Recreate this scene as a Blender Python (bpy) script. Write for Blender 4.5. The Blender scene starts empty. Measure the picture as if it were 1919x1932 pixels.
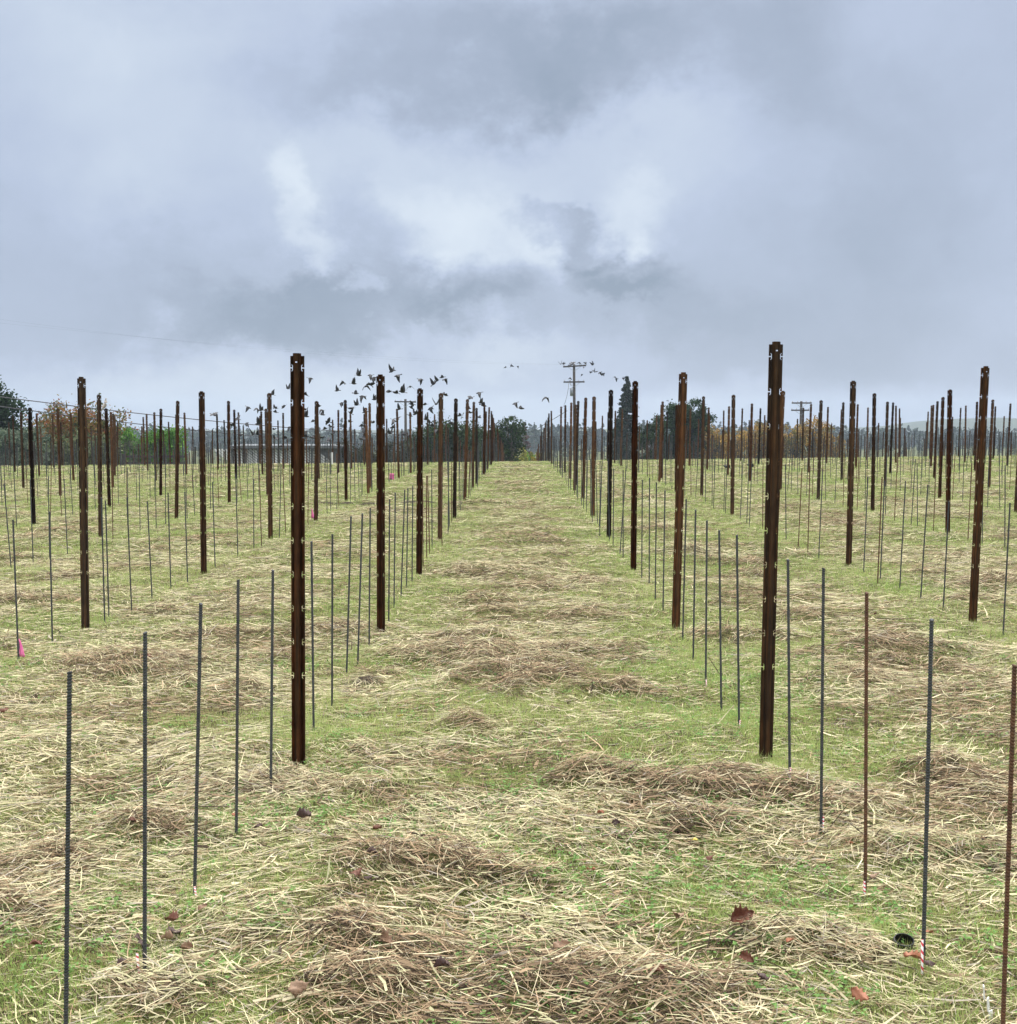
import bpy, bmesh, math, random
import numpy as np
from mathutils import Vector, Matrix, Euler
R = math.radians
rng = np.random.default_rng(7)
random.seed(7)
SC = bpy.context.scene
COL = SC.collection

# ------------------------------------------------------------------ camera
F = 2100.0                       # focal length in units of a 1919 px wide picture
CAMH = 1.65
PITCH = math.atan(177 / F); YAW = math.atan(20.5 / F)
cam = bpy.data.cameras.new("camera"); camo = bpy.data.objects.new("camera", cam)
COL.objects.link(camo); SC.camera = camo
camo.location = (0, 0, CAMH)
camo.rotation_euler = Euler((math.pi / 2 - PITCH, 0, YAW), 'XYZ')
cam.sensor_fit = 'HORIZONTAL'; cam.sensor_width = 36; cam.lens = 36 * F / 1919
cam.clip_start = 0.05; cam.clip_end = 6000
CM = camo.rotation_euler.to_matrix()

def ray(px, py):
    return CM @ Vector(((px - 959.5) / F, -(py - 966.0) / F, -1))
def at(px, py, Y):
    """point seen at px,py lying at distance Y up the field"""
    d = ray(px, py); return Vector((0, 0, CAMH)) + d * (Y / d.y)

# ------------------------------------------------------------------ noise / terrain
def _h(ix, iy, s):
    n = (ix.astype(np.int64) * 374761393 + iy.astype(np.int64) * 668265263 + s * 69069) & 0xffffffff
    n = ((n ^ (n >> 13)) * 1274126177) & 0xffffffff
    return ((n ^ (n >> 16)) & 0xffff) / 65535.0
def vn(x, y, s=0):
    x = np.asarray(x, float); y = np.asarray(y, float)
    ix = np.floor(x); iy = np.floor(y); fx = x - ix; fy = y - iy
    fx = fx * fx * (3 - 2 * fx); fy = fy * fy * (3 - 2 * fy)
    a = _h(ix, iy, s); b = _h(ix + 1, iy, s); c = _h(ix, iy + 1, s); d = _h(ix + 1, iy + 1, s)
    return (a * (1 - fx) + b * fx) * (1 - fy) + (c * (1 - fx) + d * fx) * fy
def fbm(x, y, s=0, o=3):
    t = 0; a = .5; k = 0
    for i in range(o):
        t = t + a * vn(x * 2 ** i + 17.3 * i, y * 2 ** i - 9.1 * i, s + i); k += a; a *= .5
    return t / k
def sm(a, b, x):
    t = np.clip((x - a) / (b - a), 0, 1); return t * t * (3 - 2 * t)

def macro(x, y):
    x = np.asarray(x, float); y = np.asarray(y, float)
    cross = np.where(x > 0, .0125, .0095) * 60 * np.tanh(x / 60)
    d = y - 46
    drop = .042 * (d + np.sqrt(d * d + 16))
    drop = drop / (1 + (drop / 14.0) ** 4) ** .25
    return cross * np.clip(y / 12 + .3, 0, 1) - drop
def ground_hit(px, py):
    d = ray(px, py); z = 0.0
    for i in range(30):
        t = (CAMH - z) / -d.z
        p = Vector((0, 0, CAMH)) + d * t
        z = .5 * z + .5 * float(macro(p.x, p.y))
    return p

# heaps of raked straw: (px, py, half width px, height m, brownness)
HEAPS_PX = [(1290,1495,190,.075,1),(1130,1478,110,.06,1),(1500,1520,150,.06,1),(1770,1455,75,.10,.9),(885,1372,55,.06,.9),
 (1195,1302,85,.055,.8),(860,1650,150,.10,.9),(640,1765,150,.075,.8),(1290,1575,130,.05,.8),(1500,1775,150,.055,.2),
 (700,1850,120,.05,.7),(1150,1893,210,.06,.6),(1730,1600,140,.055,.25),(905,1248,140,.04,.7),(1060,1235,60,.03,.7),
 (690,1270,60,.05,.8),(870,1205,70,.035,.7),(910,1138,70,.03,.8),(1065,960,35,.025,.9),(1095,1170,60,.03,.7),
 (1385,1208,60,.045,.8),(1690,1222,90,.045,.7),(230,1253,150,.04,.7),(610,1190,110,.045,.7),(300,1155,60,.03,.8),
 (1040,1025,60,.02,.6),(140,1090,60,.02,.7),(1230,1000,30,.02,.8),(700,1430,60,.04,.4),(80,1640,120,.05,.8),
 (270,1560,110,.03,.7),(60,1720,90,.03,.6),(930,1080,90,.02,.6),(1120,1098,50,.03,.8),(1850,1135,60,.03,.7),
 (1620,1230,60,.03,.6),(340,1850,150,.03,.2),(1250,1900,140,.05,.6),(1870,1610,60,.05,.3),(480,1500,120,.02,.3)]
HEAPS = []
for (px, py, w, h, b) in HEAPS_PX:
    p = ground_hit(px, py); rx = w * p.y / F
    HEAPS.append((p.x, p.y, rx, max(.14, rx * .5), h * .62, b))
HEAPS += [(-1.2, 1.0, .9, .5, .05, .7), (1.6, .8, .7, .4, .05, .4), (.4, 1.7, .8, .4, .05, .5)]
# dug soil mounds (dark)
SOIL_PX = [(697,952,22,.05),(770,950,22,.05),(805,950,16,.04),(655,950,16,.04),(692,1285,28,.06),(620,950,16,.03),(410,958,15,.03)]
SOIL = []
for (px, py, w, h) in SOIL_PX:
    p = ground_hit(px, py); SOIL.append((p.x, p.y, w * p.y / F, h))

_q = random.Random(99)
for _ in range(230):
    y_ = 6.5 + 33 * _q.random() ** 1.25; r_ = _q.choice([0, 0, 0, -1, -1, 1, 1, -2, 2, -3, 3, -4, 4])
    cx_ = .055 + r_ * 2.327 + _q.gauss(0, .38)
    if abs(cx_) > y_ * .47 + .5: continue
    w_ = min(.6, .10 + .16 * _q.expovariate(1))
    HEAPS.append((cx_, y_, w_, w_ * _q.uniform(.25, .9), _q.uniform(.010, .042), _q.uniform(.4, 1)))
RX0, RY0, RS, RNX, RNY = -22.0, -2.0, .04, 1100, 1150
_gx, _gy = np.meshgrid(RX0 + RS * np.arange(RNX), RY0 + RS * np.arange(RNY))
_wx = _gx + (vn(_gx * 3, _gy * 3, 50) - .5) * .3 + (vn(_gx * 9, _gy * 9, 52) - .5) * .12
_wy = _gy + (vn(_gx * 3, _gy * 3, 51) - .5) * .25 + (vn(_gx * 9, _gy * 9, 53) - .5) * .10
_lump = .45 + 1.1 * fbm(_gx / .13, _gy / .10, 55, 2)
HH = np.zeros_like(_gx); HB = np.zeros_like(_gx); HS = np.zeros_like(_gx)
for (cx, cy, rx, ry, h, b) in HEAPS:
    i0 = max(0, int((cy - 3.2 * ry - .4 - RY0) / RS)); i1 = max(i0 + 1, int((cy + 3.2 * ry + .4 - RY0) / RS))
    j0 = max(0, int((cx - 3.2 * rx - .4 - RX0) / RS)); j1 = max(j0 + 1, int((cx + 3.2 * rx + .4 - RX0) / RS))
    g_ = np.exp(-(((_wx[i0:i1, j0:j1] - cx) / rx) ** 2 + ((_wy[i0:i1, j0:j1] - cy) / ry) ** 2))
    HH[i0:i1, j0:j1] += h * g_ * _lump[i0:i1, j0:j1]
    HB[i0:i1, j0:j1] = np.maximum(HB[i0:i1, j0:j1], b * g_); HS[i0:i1, j0:j1] = np.maximum(HS[i0:i1, j0:j1], g_)
def heapf(x, y):
    x = np.asarray(x, float); y = np.asarray(y, float)
    u = np.clip((x - RX0) / RS, 0, RNX - 1.001); v = np.clip((y - RY0) / RS, 0, RNY - 1.001)
    iu = u.astype(int); iv = v.astype(int); fu = u - iu; fv = v - iv
    def smp(A): return (A[iv, iu] * (1 - fu) + A[iv, iu + 1] * fu) * (1 - fv) + (A[iv + 1, iu] * (1 - fu) + A[iv + 1, iu + 1] * fu) * fv
    return smp(HH), smp(HB), smp(HS)
def relief(x, y):
    hh, _, _ = heapf(x, y)
    z = hh + (fbm(x / .9, y / .9, 3) - .5) * .09 + (fbm(x / .22, y / .22, 8) - .5) * .035
    for (cx, cy, r, h) in SOIL:
        z = z + h * np.exp(-(((x - cx) / r) ** 2 + ((y - cy) / (r * .8)) ** 2))
    return z
def terrain(x, y):
    return macro(x, y) + relief(x, y)
def tz(x, y): return float(terrain(np.array([x]), np.array([y]))[0])

STEP = 2.327
def row_x(r):                    # r = 1,2,.. right of the aisle, -1,-2,.. left of it
    return 1.19 + STEP * (r - 1) if r > 0 else -1.08 - STEP * (-r - 1)
def rowdist(x):
    a = np.abs(((x - 1.19) / STEP) - np.round((x - 1.19) / STEP)) * STEP
    return a                      # 0 on a row line, 1.16 mid aisle
def strawf(x, y):
    """0..1 amount of straw, 0..1 brownness"""
    hh, bb, ss = heapf(x, y)
    rd = rowdist(x + (vn(x * .8, y * .5, 77) - .5) * .5)
    n = fbm(x / 1.5, y / .75, 21, 3)
    nearb = np.clip(1 - (y - 2.5) / 3.5, 0, 1) * .12
    s = sm(.42, .74, n + .20 * sm(.25, .9, rd) - .02 + nearb * .5)
    s = np.maximum(s, np.clip(ss * 1.7 - .15 + .3 * (vn(x * 11, y * 13, 57) - .5), 0, 1))
    m = fbm(x / .9 + 5, y / .38, 33, 3)
    b = np.maximum(sm(.47, .66, m) * .85 * sm(.2, .7, rd), np.clip(bb * 1.25, 0, 1))
    return s, b

# ------------------------------------------------------------------ helpers
def link(o, parent=None):
    COL.objects.link(o)
    if parent is not None: o.parent = parent
    return o
def npmesh(name, V, faces, mat, colors=None, smooth=False, n=4):
    """V (N,3); faces (M,n)"""
    me = bpy.data.meshes.new(name)
    V = np.ascontiguousarray(V, dtype=np.float32); faces = np.ascontiguousarray(faces, dtype=np.int32)
    n = faces.shape[1]; M = len(faces)
    me.vertices.add(len(V)); me.vertices.foreach_set("co", V.ravel())
    me.loops.add(M * n); me.loops.foreach_set("vertex_index", faces.ravel())
    me.polygons.add(M); me.polygons.foreach_set("loop_start", np.arange(0, M * n, n, dtype=np.int32))
    try: me.polygons.foreach_set("loop_total", np.full(M, n, dtype=np.int32))
    except Exception: pass
    if smooth: me.polygons.foreach_set("use_smooth", np.ones(M, dtype=bool))
    me.update(calc_edges=True)
    if colors is not None:
        ca = me.color_attributes.new("Col", 'FLOAT_COLOR', 'POINT')
        c4 = np.ones((len(V), 4), dtype=np.float32); c4[:, :3] = colors
        ca.data.foreach_set("color", c4.ravel())
    if mat: me.materials.append(mat)
    return me
def nobj(name, me, parent=None, **props):
    o = bpy.data.objects.new(name, me); link(o, parent)
    for k, v in props.items(): o[k] = v
    return o
def empty(name, loc, rz=0, **props):
    o = bpy.data.objects.new(name, None); link(o); o.location = loc; o.rotation_euler = (0, 0, rz)
    for k, v in props.items(): o[k] = v
    return o

class MB:
    def __init__(s): s.v = []; s.f = []
    def box(s, c, d, M=None):
        i = len(s.v)
        for dx in (-.5, .5):
            for dy in (-.5, .5):
                for dz in (-.5, .5):
                    p = Vector((dx * d[0], dy * d[1], dz * d[2]))
                    if M: p = M @ p
                    s.v.append(p + Vector(c))
        for q in ((0,1,3,2),(4,6,7,5),(0,4,5,1),(2,3,7,6),(0,2,6,4),(1,5,7,3)): s.f.append([i + k for k in q])
    def tube(s, pts, rad, n=8, cap=True):
        pts = [Vector(p) for p in pts]
        if not hasattr(rad, '__len__'): rad = [rad] * len(pts)
        i0 = len(s.v); prev = None
        for k, p in enumerate(pts):
            d = (pts[min(k + 1, len(pts) - 1)] - pts[max(k - 1, 0)]).normalized()
            a = Vector((0, 0, 1)) if abs(d.z) < .9 else Vector((1, 0, 0))
            u = d.cross(a).normalized(); w = d.cross(u)
            for j in range(n):
                t = 2 * math.pi * j / n
                s.v.append(p + (u * math.cos(t) + w * math.sin(t)) * rad[k])
        for k in range(len(pts) - 1):
            for j in range(n):
                a = i0 + k * n + j; b = i0 + k * n + (j + 1) % n
                s.f.append([a, b, b + n, a + n])
        if cap:
            s.f.append([i0 + j for j in range(n)][::-1]); e = i0 + (len(pts) - 1) * n
            s.f.append([e + j for j in range(n)])
    def quad(s, a, b, c, d):
        i = len(s.v); s.v += [Vector(a), Vector(b), Vector(c), Vector(d)]; s.f.append([i, i+1, i+2, i+3])
    def mesh(s, name, mat, smooth=False):
        me = bpy.data.meshes.new(name); me.from_pydata([tuple(p) for p in s.v], [], s.f); me.update()
        bm = bmesh.new(); bm.from_mesh(me); bmesh.ops.recalc_face_normals(bm, faces=bm.faces[:]); bm.to_mesh(me); bm.free()
        if smooth:
            for p in me.polygons: p.use_smooth = True
        if mat: me.materials.append(mat)
        return me
    def build(s, name, mat, parent=None, smooth=False, **props):
        return nobj(name, s.mesh(name, mat, smooth), parent, **props)

# ------------------------------------------------------------------ materials
def newmat(name):
    m = bpy.data.materials.new(name); m.use_nodes = True
    nt = m.node_tree; b = nt.nodes["Principled BSDF"]
    return m, nt, b
def ramp(nt, stops, interp='LINEAR'):
    r = nt.nodes.new('ShaderNodeValToRGB'); cr = r.color_ramp; cr.interpolation = interp
    while len(cr.elements) > 1: cr.elements.remove(cr.elements[-1])
    cr.elements[0].position = stops[0][0]; cr.elements[0].color = (*stops[0][1], 1)
    for p, c in stops[1:]:
        e = cr.elements.new(p); e.color = (*c, 1)
    return r
def noise(nt, scale, detail=4, vec=None, rough=.55):
    n = nt.nodes.new('ShaderNodeTexNoise'); n.inputs['Scale'].default_value = scale
    n.inputs['Detail'].default_value = detail; n.inputs['Roughness'].default_value = rough
    if vec is not None: nt.links.new(vec, n.inputs['Vector'])
    return n
def mapping(nt, scale, coord='Object'):
    t = nt.nodes.new('ShaderNodeTexCoord'); m = nt.nodes.new('ShaderNodeMapping'); m.inputs['Scale'].default_value = scale
    nt.links.new(t.outputs[coord], m.inputs['Vector']); return m.outputs[0]
def mixc(nt, fac, a, b, mode='MIX'):
    m = nt.nodes.new('ShaderNodeMix'); m.data_type = 'RGBA'; m.blend_type = mode
    if isinstance(fac, (int, float)): m.inputs[0].default_value = fac
    else: nt.links.new(fac, m.inputs[0])
    for k, v in ((6, a), (7, b)):
        if isinstance(v, tuple): m.inputs[k].default_value = (*v, 1)
        else: nt.links.new(v, m.inputs[k])
    return m.outputs[2]
def simple(name, c1, c2, scale=6, rough=.8, metal=0, bump=0, stretch=(1,1,1)):
    m, nt, b = newmat(name)
    v = mapping(nt, stretch); n = noise(nt, scale, 5, v)
    r = ramp(nt, [(.3, c1), (.7, c2)]); nt.links.new(n.outputs[0], r.inputs[0]); nt.links.new(r.outputs[0], b.inputs['Base Color'])
    b.inputs['Roughness'].default_value = rough; b.inputs['Metallic'].default_value = metal
    if bump:
        bp = nt.nodes.new('ShaderNodeBump'); bp.inputs['Strength'].default_value = bump; bp.inputs['Distance'].default_value = .01
        nt.links.new(n.outputs[0], bp.inputs['Height']); nt.links.new(bp.outputs[0], b.inputs['Normal'])
    return m
def leafmat(name, rough=.7, transl=.35, spec=.25):
    m, nt, b = newmat(name)
    a = nt.nodes.new('ShaderNodeAttribute'); a.attribute_name = 'Col'
    nt.links.new(a.outputs['Color'], b.inputs['Base Color'])
    b.inputs['Roughness'].default_value = rough
    b.inputs['Specular IOR Level'].default_value = spec
    t = nt.nodes.new('ShaderNodeBsdfTranslucent'); nt.links.new(a.outputs['Color'], t.inputs['Color'])
    mx = nt.nodes.new('ShaderNodeMixShader'); mx.inputs[0].default_value = transl
    out = nt.nodes['Material Output']
    nt.links.new(b.outputs[0], mx.inputs[1]); nt.links.new(t.outputs[0], mx.inputs[2]); nt.links.new(mx.outputs[0], out.inputs['Surface'])
    return m

def rustmat(shift=0.0, name="rusted_steel"):
    m, nt, b = newmat(name)
    v = mapping(nt, (70, 70, 2.2)); n1 = noise(nt, 1, 4, v)
    v2 = mapping(nt, (12, 12, 5)); n2 = noise(nt, 1.3, 6, v2)
    v3 = mapping(nt, (300, 300, 240)); n3 = noise(nt, 1, 2, v3)
    oi = nt.nodes.new('ShaderNodeObjectInfo')
    ma = nt.nodes.new('ShaderNodeMath'); ma.operation = 'MULTIPLY_ADD'; ma.inputs[1].default_value = .16; ma.inputs[2].default_value = -.05 + shift
    nt.links.new(oi.outputs['Random'], ma.inputs[0])
    ad = nt.nodes.new('ShaderNodeMath'); ad.operation = 'ADD'; nt.links.new(n1.outputs[0], ad.inputs[0]); nt.links.new(ma.outputs[0], ad.inputs[1])
    r = ramp(nt, [(.28, (.042, .027, .018)), (.45, (.092, .052, .025)), (.58, (.145, .070, .030)), (.75, (.22, .090, .032))])
    nt.links.new(ad.outputs[0], r.inputs[0])
    r2 = ramp(nt, [(.35, (.55, .5, .48)), (.65, (1.15, 1.1, 1.0))]); nt.links.new(n2.outputs[0], r2.inputs[0])
    c = mixc(nt, 1.0, r.outputs[0], r2.outputs[0], 'MULTIPLY')
    nt.links.new(c, b.inputs['Base Color']); b.inputs['Roughness'].default_value = .72; b.inputs['Metallic'].default_value = .15
    b.inputs['Specular IOR Level'].default_value = .3
    bp = nt.nodes.new('ShaderNodeBump'); bp.inputs['Strength'].default_value = .35; bp.inputs['Distance'].default_value = .002
    nt.links.new(n3.outputs[0], bp.inputs['Height']); nt.links.new(bp.outputs[0], b.inputs['Normal'])
    return m
RUST = rustmat(); RUSTD = rustmat(-.17, 'dark_rusted_steel')
ROD_GREY = simple("grey_steel", (.036, .040, .043), (.085, .088, .088), 30, .55, .4)
ROD_RUST = simple("rusty_rod_steel", (.055, .028, .018), (.17, .075, .035), 30, .75, .2)
STRAW = leafmat("dry_straw", .8, .2, .12)
GRASS = leafmat("grass_blade", .7, .4, .15)
LEAF = leafmat("foliage", .7, .3, .2)
BARK = simple("bark", (.05, .04, .03), (.12, .095, .07), 8, .9, 0, .5, (3, 3, .6))
WOOD = simple("weathered_pole_wood", (.03, .025, .021), (.075, .062, .052), 6, .9, 0, .3, (6, 6, .5))
WIRE = simple("cable", (.03, .03, .035), (.06, .06, .07), 3, .6)
METAL = simple("galvanised_metal", (.22, .24, .26), (.34, .36, .38), 5, .45, .6)
GLASSY = simple("insulator_ceramic", (.25, .22, .2), (.4, .38, .36), 9, .3)
BIRD = simple("black_feathers", (.008, .008, .012), (.022, .02, .026), 30, .55)
PALEBIRD = simple("pale_feathers", (.28, .24, .21), (.55, .5, .46), 25, .8)
PINK = simple("pink_plastic", (.72, .13, .34), (.82, .19, .42), 12, .45)
WHITE = simple("white_plastic", (.7, .7, .68), (.82, .82, .8), 14, .5)

def groundmat():
    m, nt, b = newmat("field_soil")
    v = mapping(nt, (1, 1, 1)); 
    n1 = noise(nt, 1.1, 6, v); n2 = noise(nt, 38, 5, v, .7); n3 = noise(nt, 7, 5, v, .65)
    r1 = ramp(nt, [(.35, (.10, .13, .038)), (.5, (.13, .145, .052)), (.66, (.12, .10, .058))]); nt.links.new(n1.outputs[0], r1.inputs[0])
    r2 = ramp(nt, [(.3, (.35, .33, .28)), (.5, (.85, .85, .8)), (.72, (1.5, 1.45, 1.25))]); nt.links.new(n2.outputs[0], r2.inputs[0])
    r3 = ramp(nt, [(.35, (.7, .7, .65)), (.65, (1.2, 1.2, 1.1))]); nt.links.new(n3.outputs[0], r3.inputs[0])
    c = mixc(nt, 1.0, r1.outputs[0], r2.outputs[0], 'MULTIPLY'); c = mixc(nt, 1.0, c, r3.outputs[0], 'MULTIPLY')
    at_ = nt.nodes.new('ShaderNodeAttribute'); at_.attribute_name = 'Col'
    sep = nt.nodes.new('ShaderNodeSeparateColor'); nt.links.new(at_.outputs['Color'], sep.inputs[0])
    soil = mixc(nt, 1.0, (.055, .042, .034), r2.outputs[0], 'MULTIPLY')
    c = mixc(nt, sep.outputs[0], c, soil)
    nt.links.new(c, b.inputs['Base Color']); b.inputs['Roughness'].default_value = .95; b.inputs['Specular IOR Level'].default_value = .1
    bp = nt.nodes.new('ShaderNodeBump'); bp.inputs['Strength'].default_value = .6; bp.inputs['Distance'].default_value = .02
    nt.links.new(n2.outputs[0], bp.inputs['Height']); nt.links.new(bp.outputs[0], b.inputs['Normal'])
    return m

# ------------------------------------------------------------------ ground sheet
def axis(segs):
    out = []
    for a, b, st in segs: out += list(np.arange(a, b - 1e-6, st))
    return np.array(out)
def geo(a, b, st, g):
    out = [a]; 
    while out[-1] < b: out.append(out[-1] + st); st *= g
    return out
gx = geo(9, 900, .14, 1.09); gx = np.array([-v for v in gx[::-1]] + list(np.arange(-8.93, 8.95, .07)) + gx)
gy = np.array([-v for v in geo(3, 300, .3, 1.25)[::-1]] + list(np.arange(-2.9, 2, .15)) + list(np.arange(2, 13, .06)) + list(np.arange(13, 24, .11)) + list(np.arange(24, 72, .24)) + geo(72, 1500, .4, 1.07))
X, Y = np.meshgrid(gx, gy); nxn, nyn = len(gx), len(gy)
Zg = terrain(X, Y)
soilmask = .4 * sm(.66, .76, fbm(X / .45, Y / .33, 88, 3))
for (cx, cy, r, h) in SOIL:
    soilmask = np.maximum(soilmask, np.clip(1.6 * np.exp(-(((X - cx) / r) ** 2 + ((Y - cy) / (r * .8)) ** 2)), 0, 1))
idx = np.arange(nxn * nyn).reshape(nyn, nxn)
fc = np.stack([idx[:-1, :-1], idx[:-1, 1:], idx[1:, 1:], idx[1:, :-1]], -1).reshape(-1, 4)
V = np.stack([X, Y, Zg], -1).reshape(-1, 3)
cols = np.repeat(soilmask.reshape(-1, 1), 3, 1)
g = nobj("ground", npmesh("ground", V, fc, groundmat(), cols, True), kind="structure", label="gently sloping field ground under the grass and cut straw")

# ------------------------------------------------------------------ straw and grass
BANDS = [ # y0, y1, straw density, grass density, size factor straw, size factor grass
 (1.0, 2.4, 900, 2500, 1.0, 1.0),
 (2.4, 5.0, 10500, 21000, 1.0, 1.0),
 (5.0, 8.0, 6000, 12000, 1.05, 1.15),
 (8.0, 13.0, 2900, 4400, 1.25, 1.4),
 (13.0, 21.0, 1050, 2000, 1.6, 1.8),
 (21.0, 34.0, 330, 900, 2.3, 2.5),
 (34.0, 56.0, 120, 330, 3.4, 3.8)]
def scatter(k, dens):
    y0, y1 = BANDS[k][:2]
    xs = []; ys = []
    hw1 = y1 * .475 + 1.0
    N = int(dens * (y1 - y0) * 2 * hw1)
    x = rng.uniform(-hw1, hw1, N); y = rng.uniform(y0, y1, N)
    keep = np.abs(x) < y * .475 + 1.0
    return x[keep], y[keep]
def soil_at(x, y):
    m = .25 * sm(.68, .78, fbm(x / .45, y / .33, 88, 3))
    for (cx, cy, r, h) in SOIL: m = np.maximum(m, np.exp(-(((x - cx) / r) ** 2 + ((y - cy) / (r * .8)) ** 2)))
    return m
SV = []; SCc = []
for k, (y0, y1, ds, dg, fs, fg) in enumerate(BANDS):
    x, y = scatter(k, ds * 1.6)
    s, b = strawf(x, y); _, _, hs0 = heapf(x, y)
    keep = (rng.random(len(x)) < (.40 + .66 * s) / 1.6 + .22 * np.clip(hs0 * 1.4, 0, 1)) & (soil_at(x, y) < .35 + .3 * rng.random(len(x)))
    x, y, s, b = x[keep], y[keep], s[keep], b[keep]; n = len(x)
    L = rng.gamma(2.4, .024, n) * (1 + .5 * (rng.random(n) < .1)) * fs ** .55
    L = np.clip(L, .018, .34 * fs ** .5)
    W = rng.gamma(4.0, .00032, n) * fs; W *= np.where(rng.random(n) < .06, 1.9, 1)
    # combed direction field + scatter
    ang0 = (fbm(x / .55, y / .35, 91, 2) - .5) * 2.6
    ang = ang0 * .6 + rng.normal(0, .58, n); ang = np.where(rng.random(n) < .25, rng.uniform(0, math.pi, n), ang)
    dx, dy = np.cos(ang), np.sin(ang)
    _, _, hs = heapf(x, y)
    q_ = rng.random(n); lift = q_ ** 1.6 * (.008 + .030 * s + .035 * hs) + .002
    tilt = rng.normal(0, .10 + .22 * hs, n); tilt = np.where(rng.random(n) < .035, np.abs(rng.normal(.5, .3, n)), tilt)
    bend = rng.normal(0, .12, n)
    nx_, ny_ = -dy, dx
    ends = []
    for t in (-1, 0, 1):
        off = bend * L * .5 * (1 - t * t)
        cx = x + dx * L * .5 * t + nx_ * off; cy = y + dy * L * .5 * t + ny_ * off
        cz = lift + tilt * L * .5 * t
        ends.append((cx, cy, cz))
    zs = [terrain(e[0], e[1]) for e in ends]
    zs[1] = np.maximum(zs[1], .5 * (zs[0] + zs[2])) * .5 + zs[1] * .5
    roll = rng.uniform(-.9, .9, n)
    ww = np.cos(roll) * W; wz = np.sin(roll) * W
    taper = [.8, 1.0, .45]
    P = np.empty((n, 6, 3), np.float32)
    for j in range(3):
        cx, cy, cz = ends[j]
        cz2 = np.maximum(zs[j] + cz, zs[j] + .0015)
        P[:, 2*j, 0] = cx - nx_ * ww * taper[j]; P[:, 2*j, 1] = cy - ny_ * ww * taper[j]; P[:, 2*j, 2] = cz2 - wz * taper[j]
        P[:, 2*j+1, 0] = cx + nx_ * ww * taper[j]; P[:, 2*j+1, 1] = cy + ny_ * ww * taper[j]; P[:, 2*j+1, 2] = cz2 + wz * taper[j]
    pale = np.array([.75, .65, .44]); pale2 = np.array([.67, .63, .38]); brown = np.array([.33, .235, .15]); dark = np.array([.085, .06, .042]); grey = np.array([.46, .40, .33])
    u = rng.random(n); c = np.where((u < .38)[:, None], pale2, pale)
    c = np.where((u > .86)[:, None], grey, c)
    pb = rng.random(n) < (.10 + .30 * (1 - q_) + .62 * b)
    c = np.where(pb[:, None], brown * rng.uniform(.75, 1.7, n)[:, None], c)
    pd = rng.random(n) < (.05 + .24 * (1 - q_) + (.12 + .35 * (1 - q_)) * b)  # low strands go dark more often: old thatch, plus shade painted between straws
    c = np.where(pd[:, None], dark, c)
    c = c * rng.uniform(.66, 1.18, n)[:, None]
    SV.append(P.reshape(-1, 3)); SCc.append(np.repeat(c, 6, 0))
V = np.concatenate(SV); C = np.concatenate(SCc); n = len(V) // 6
base = (np.arange(n) * 6)[:, None]
fc = np.concatenate([base + np.array([0, 1, 3, 2]), base + np.array([2, 3, 5, 4])])
print("straw strands", n)
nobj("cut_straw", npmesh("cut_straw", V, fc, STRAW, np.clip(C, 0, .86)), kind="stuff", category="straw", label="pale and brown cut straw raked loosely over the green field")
del SV, SCc, V, C
GV = []; GC = []
for k, (y0, y1, ds, dg, fs, fg) in enumerate(BANDS):
    x, y = scatter(k, dg)
    s, b = strawf(x, y)
    tuft = fbm(x / .16, y / .16, 61, 2)
    _, _, hs0 = heapf(x, y)
    keep = (rng.random(len(x)) < (1 - .5 * s) * (1 - .75 * np.clip(hs0 * 1.5, 0, 1)) * (.45 + 1.2 * sm(.35, .6, tuft))) & (soil_at(x, y) < .3)
    x, y, s = x[keep], y[keep], s[keep]; n = len(x)
    hgt = rng.uniform(.014, .046, n) * (1 + .6 * (rng.random(n) < .06)) * (.7 + .6 * fbm(x / .5, y / .5, 71, 2)) * fg ** .45
    w = rng.uniform(.0009, .0019, n) * fg ** .9
    a = rng.uniform(0, 2 * math.pi, n); lean = np.abs(rng.normal(.55, .35, n)); a2 = rng.uniform(0, 2 * math.pi, n)
    hgt *= .82 + .55 * np.exp(-(rowdist(x) / .07) ** 2)
    z = terrain(x, y) - .002
    P = np.empty((n, 3, 3), np.float32)
    P[:, 0, 0] = x - np.cos(a) * w; P[:, 0, 1] = y - np.sin(a) * w; P[:, 0, 2] = z
    P[:, 1, 0] = x + np.cos(a) * w; P[:, 1, 1] = y + np.sin(a) * w; P[:, 1, 2] = z
    P[:, 2, 0] = x + np.cos(a2) * hgt * np.sin(lean); P[:, 2, 1] = y + np.sin(a2) * hgt * np.sin(lean); P[:, 2, 2] = z + hgt * np.cos(lean)
    m = fbm(x / 1.3, y / 1.3, 81, 2)[:, None]
    c = np.array([.34, .49, .135]) * (1 - m) + np.array([.51, .58, .22]) * m
    yl = rng.random(n) < .16; c = np.where(yl[:, None], np.array([.52, .50, .22]), c)
    c = c * rng.uniform(.65, 1.25, n)[:, None]
    GV.append(P.reshape(-1, 3)); GC.append(np.repeat(c, 3, 0))
V = np.concatenate(GV); C = np.concatenate(GC); n = len(V) // 3
print("grass blades", n)
nobj("grass", npmesh("grass", V, np.arange(n * 3).reshape(-1, 3), GRASS, np.clip(C, 0, .8)), kind="stuff", category="grass", label="short fresh green grass growing through the cut straw")
del GV, GC, V, C

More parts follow.
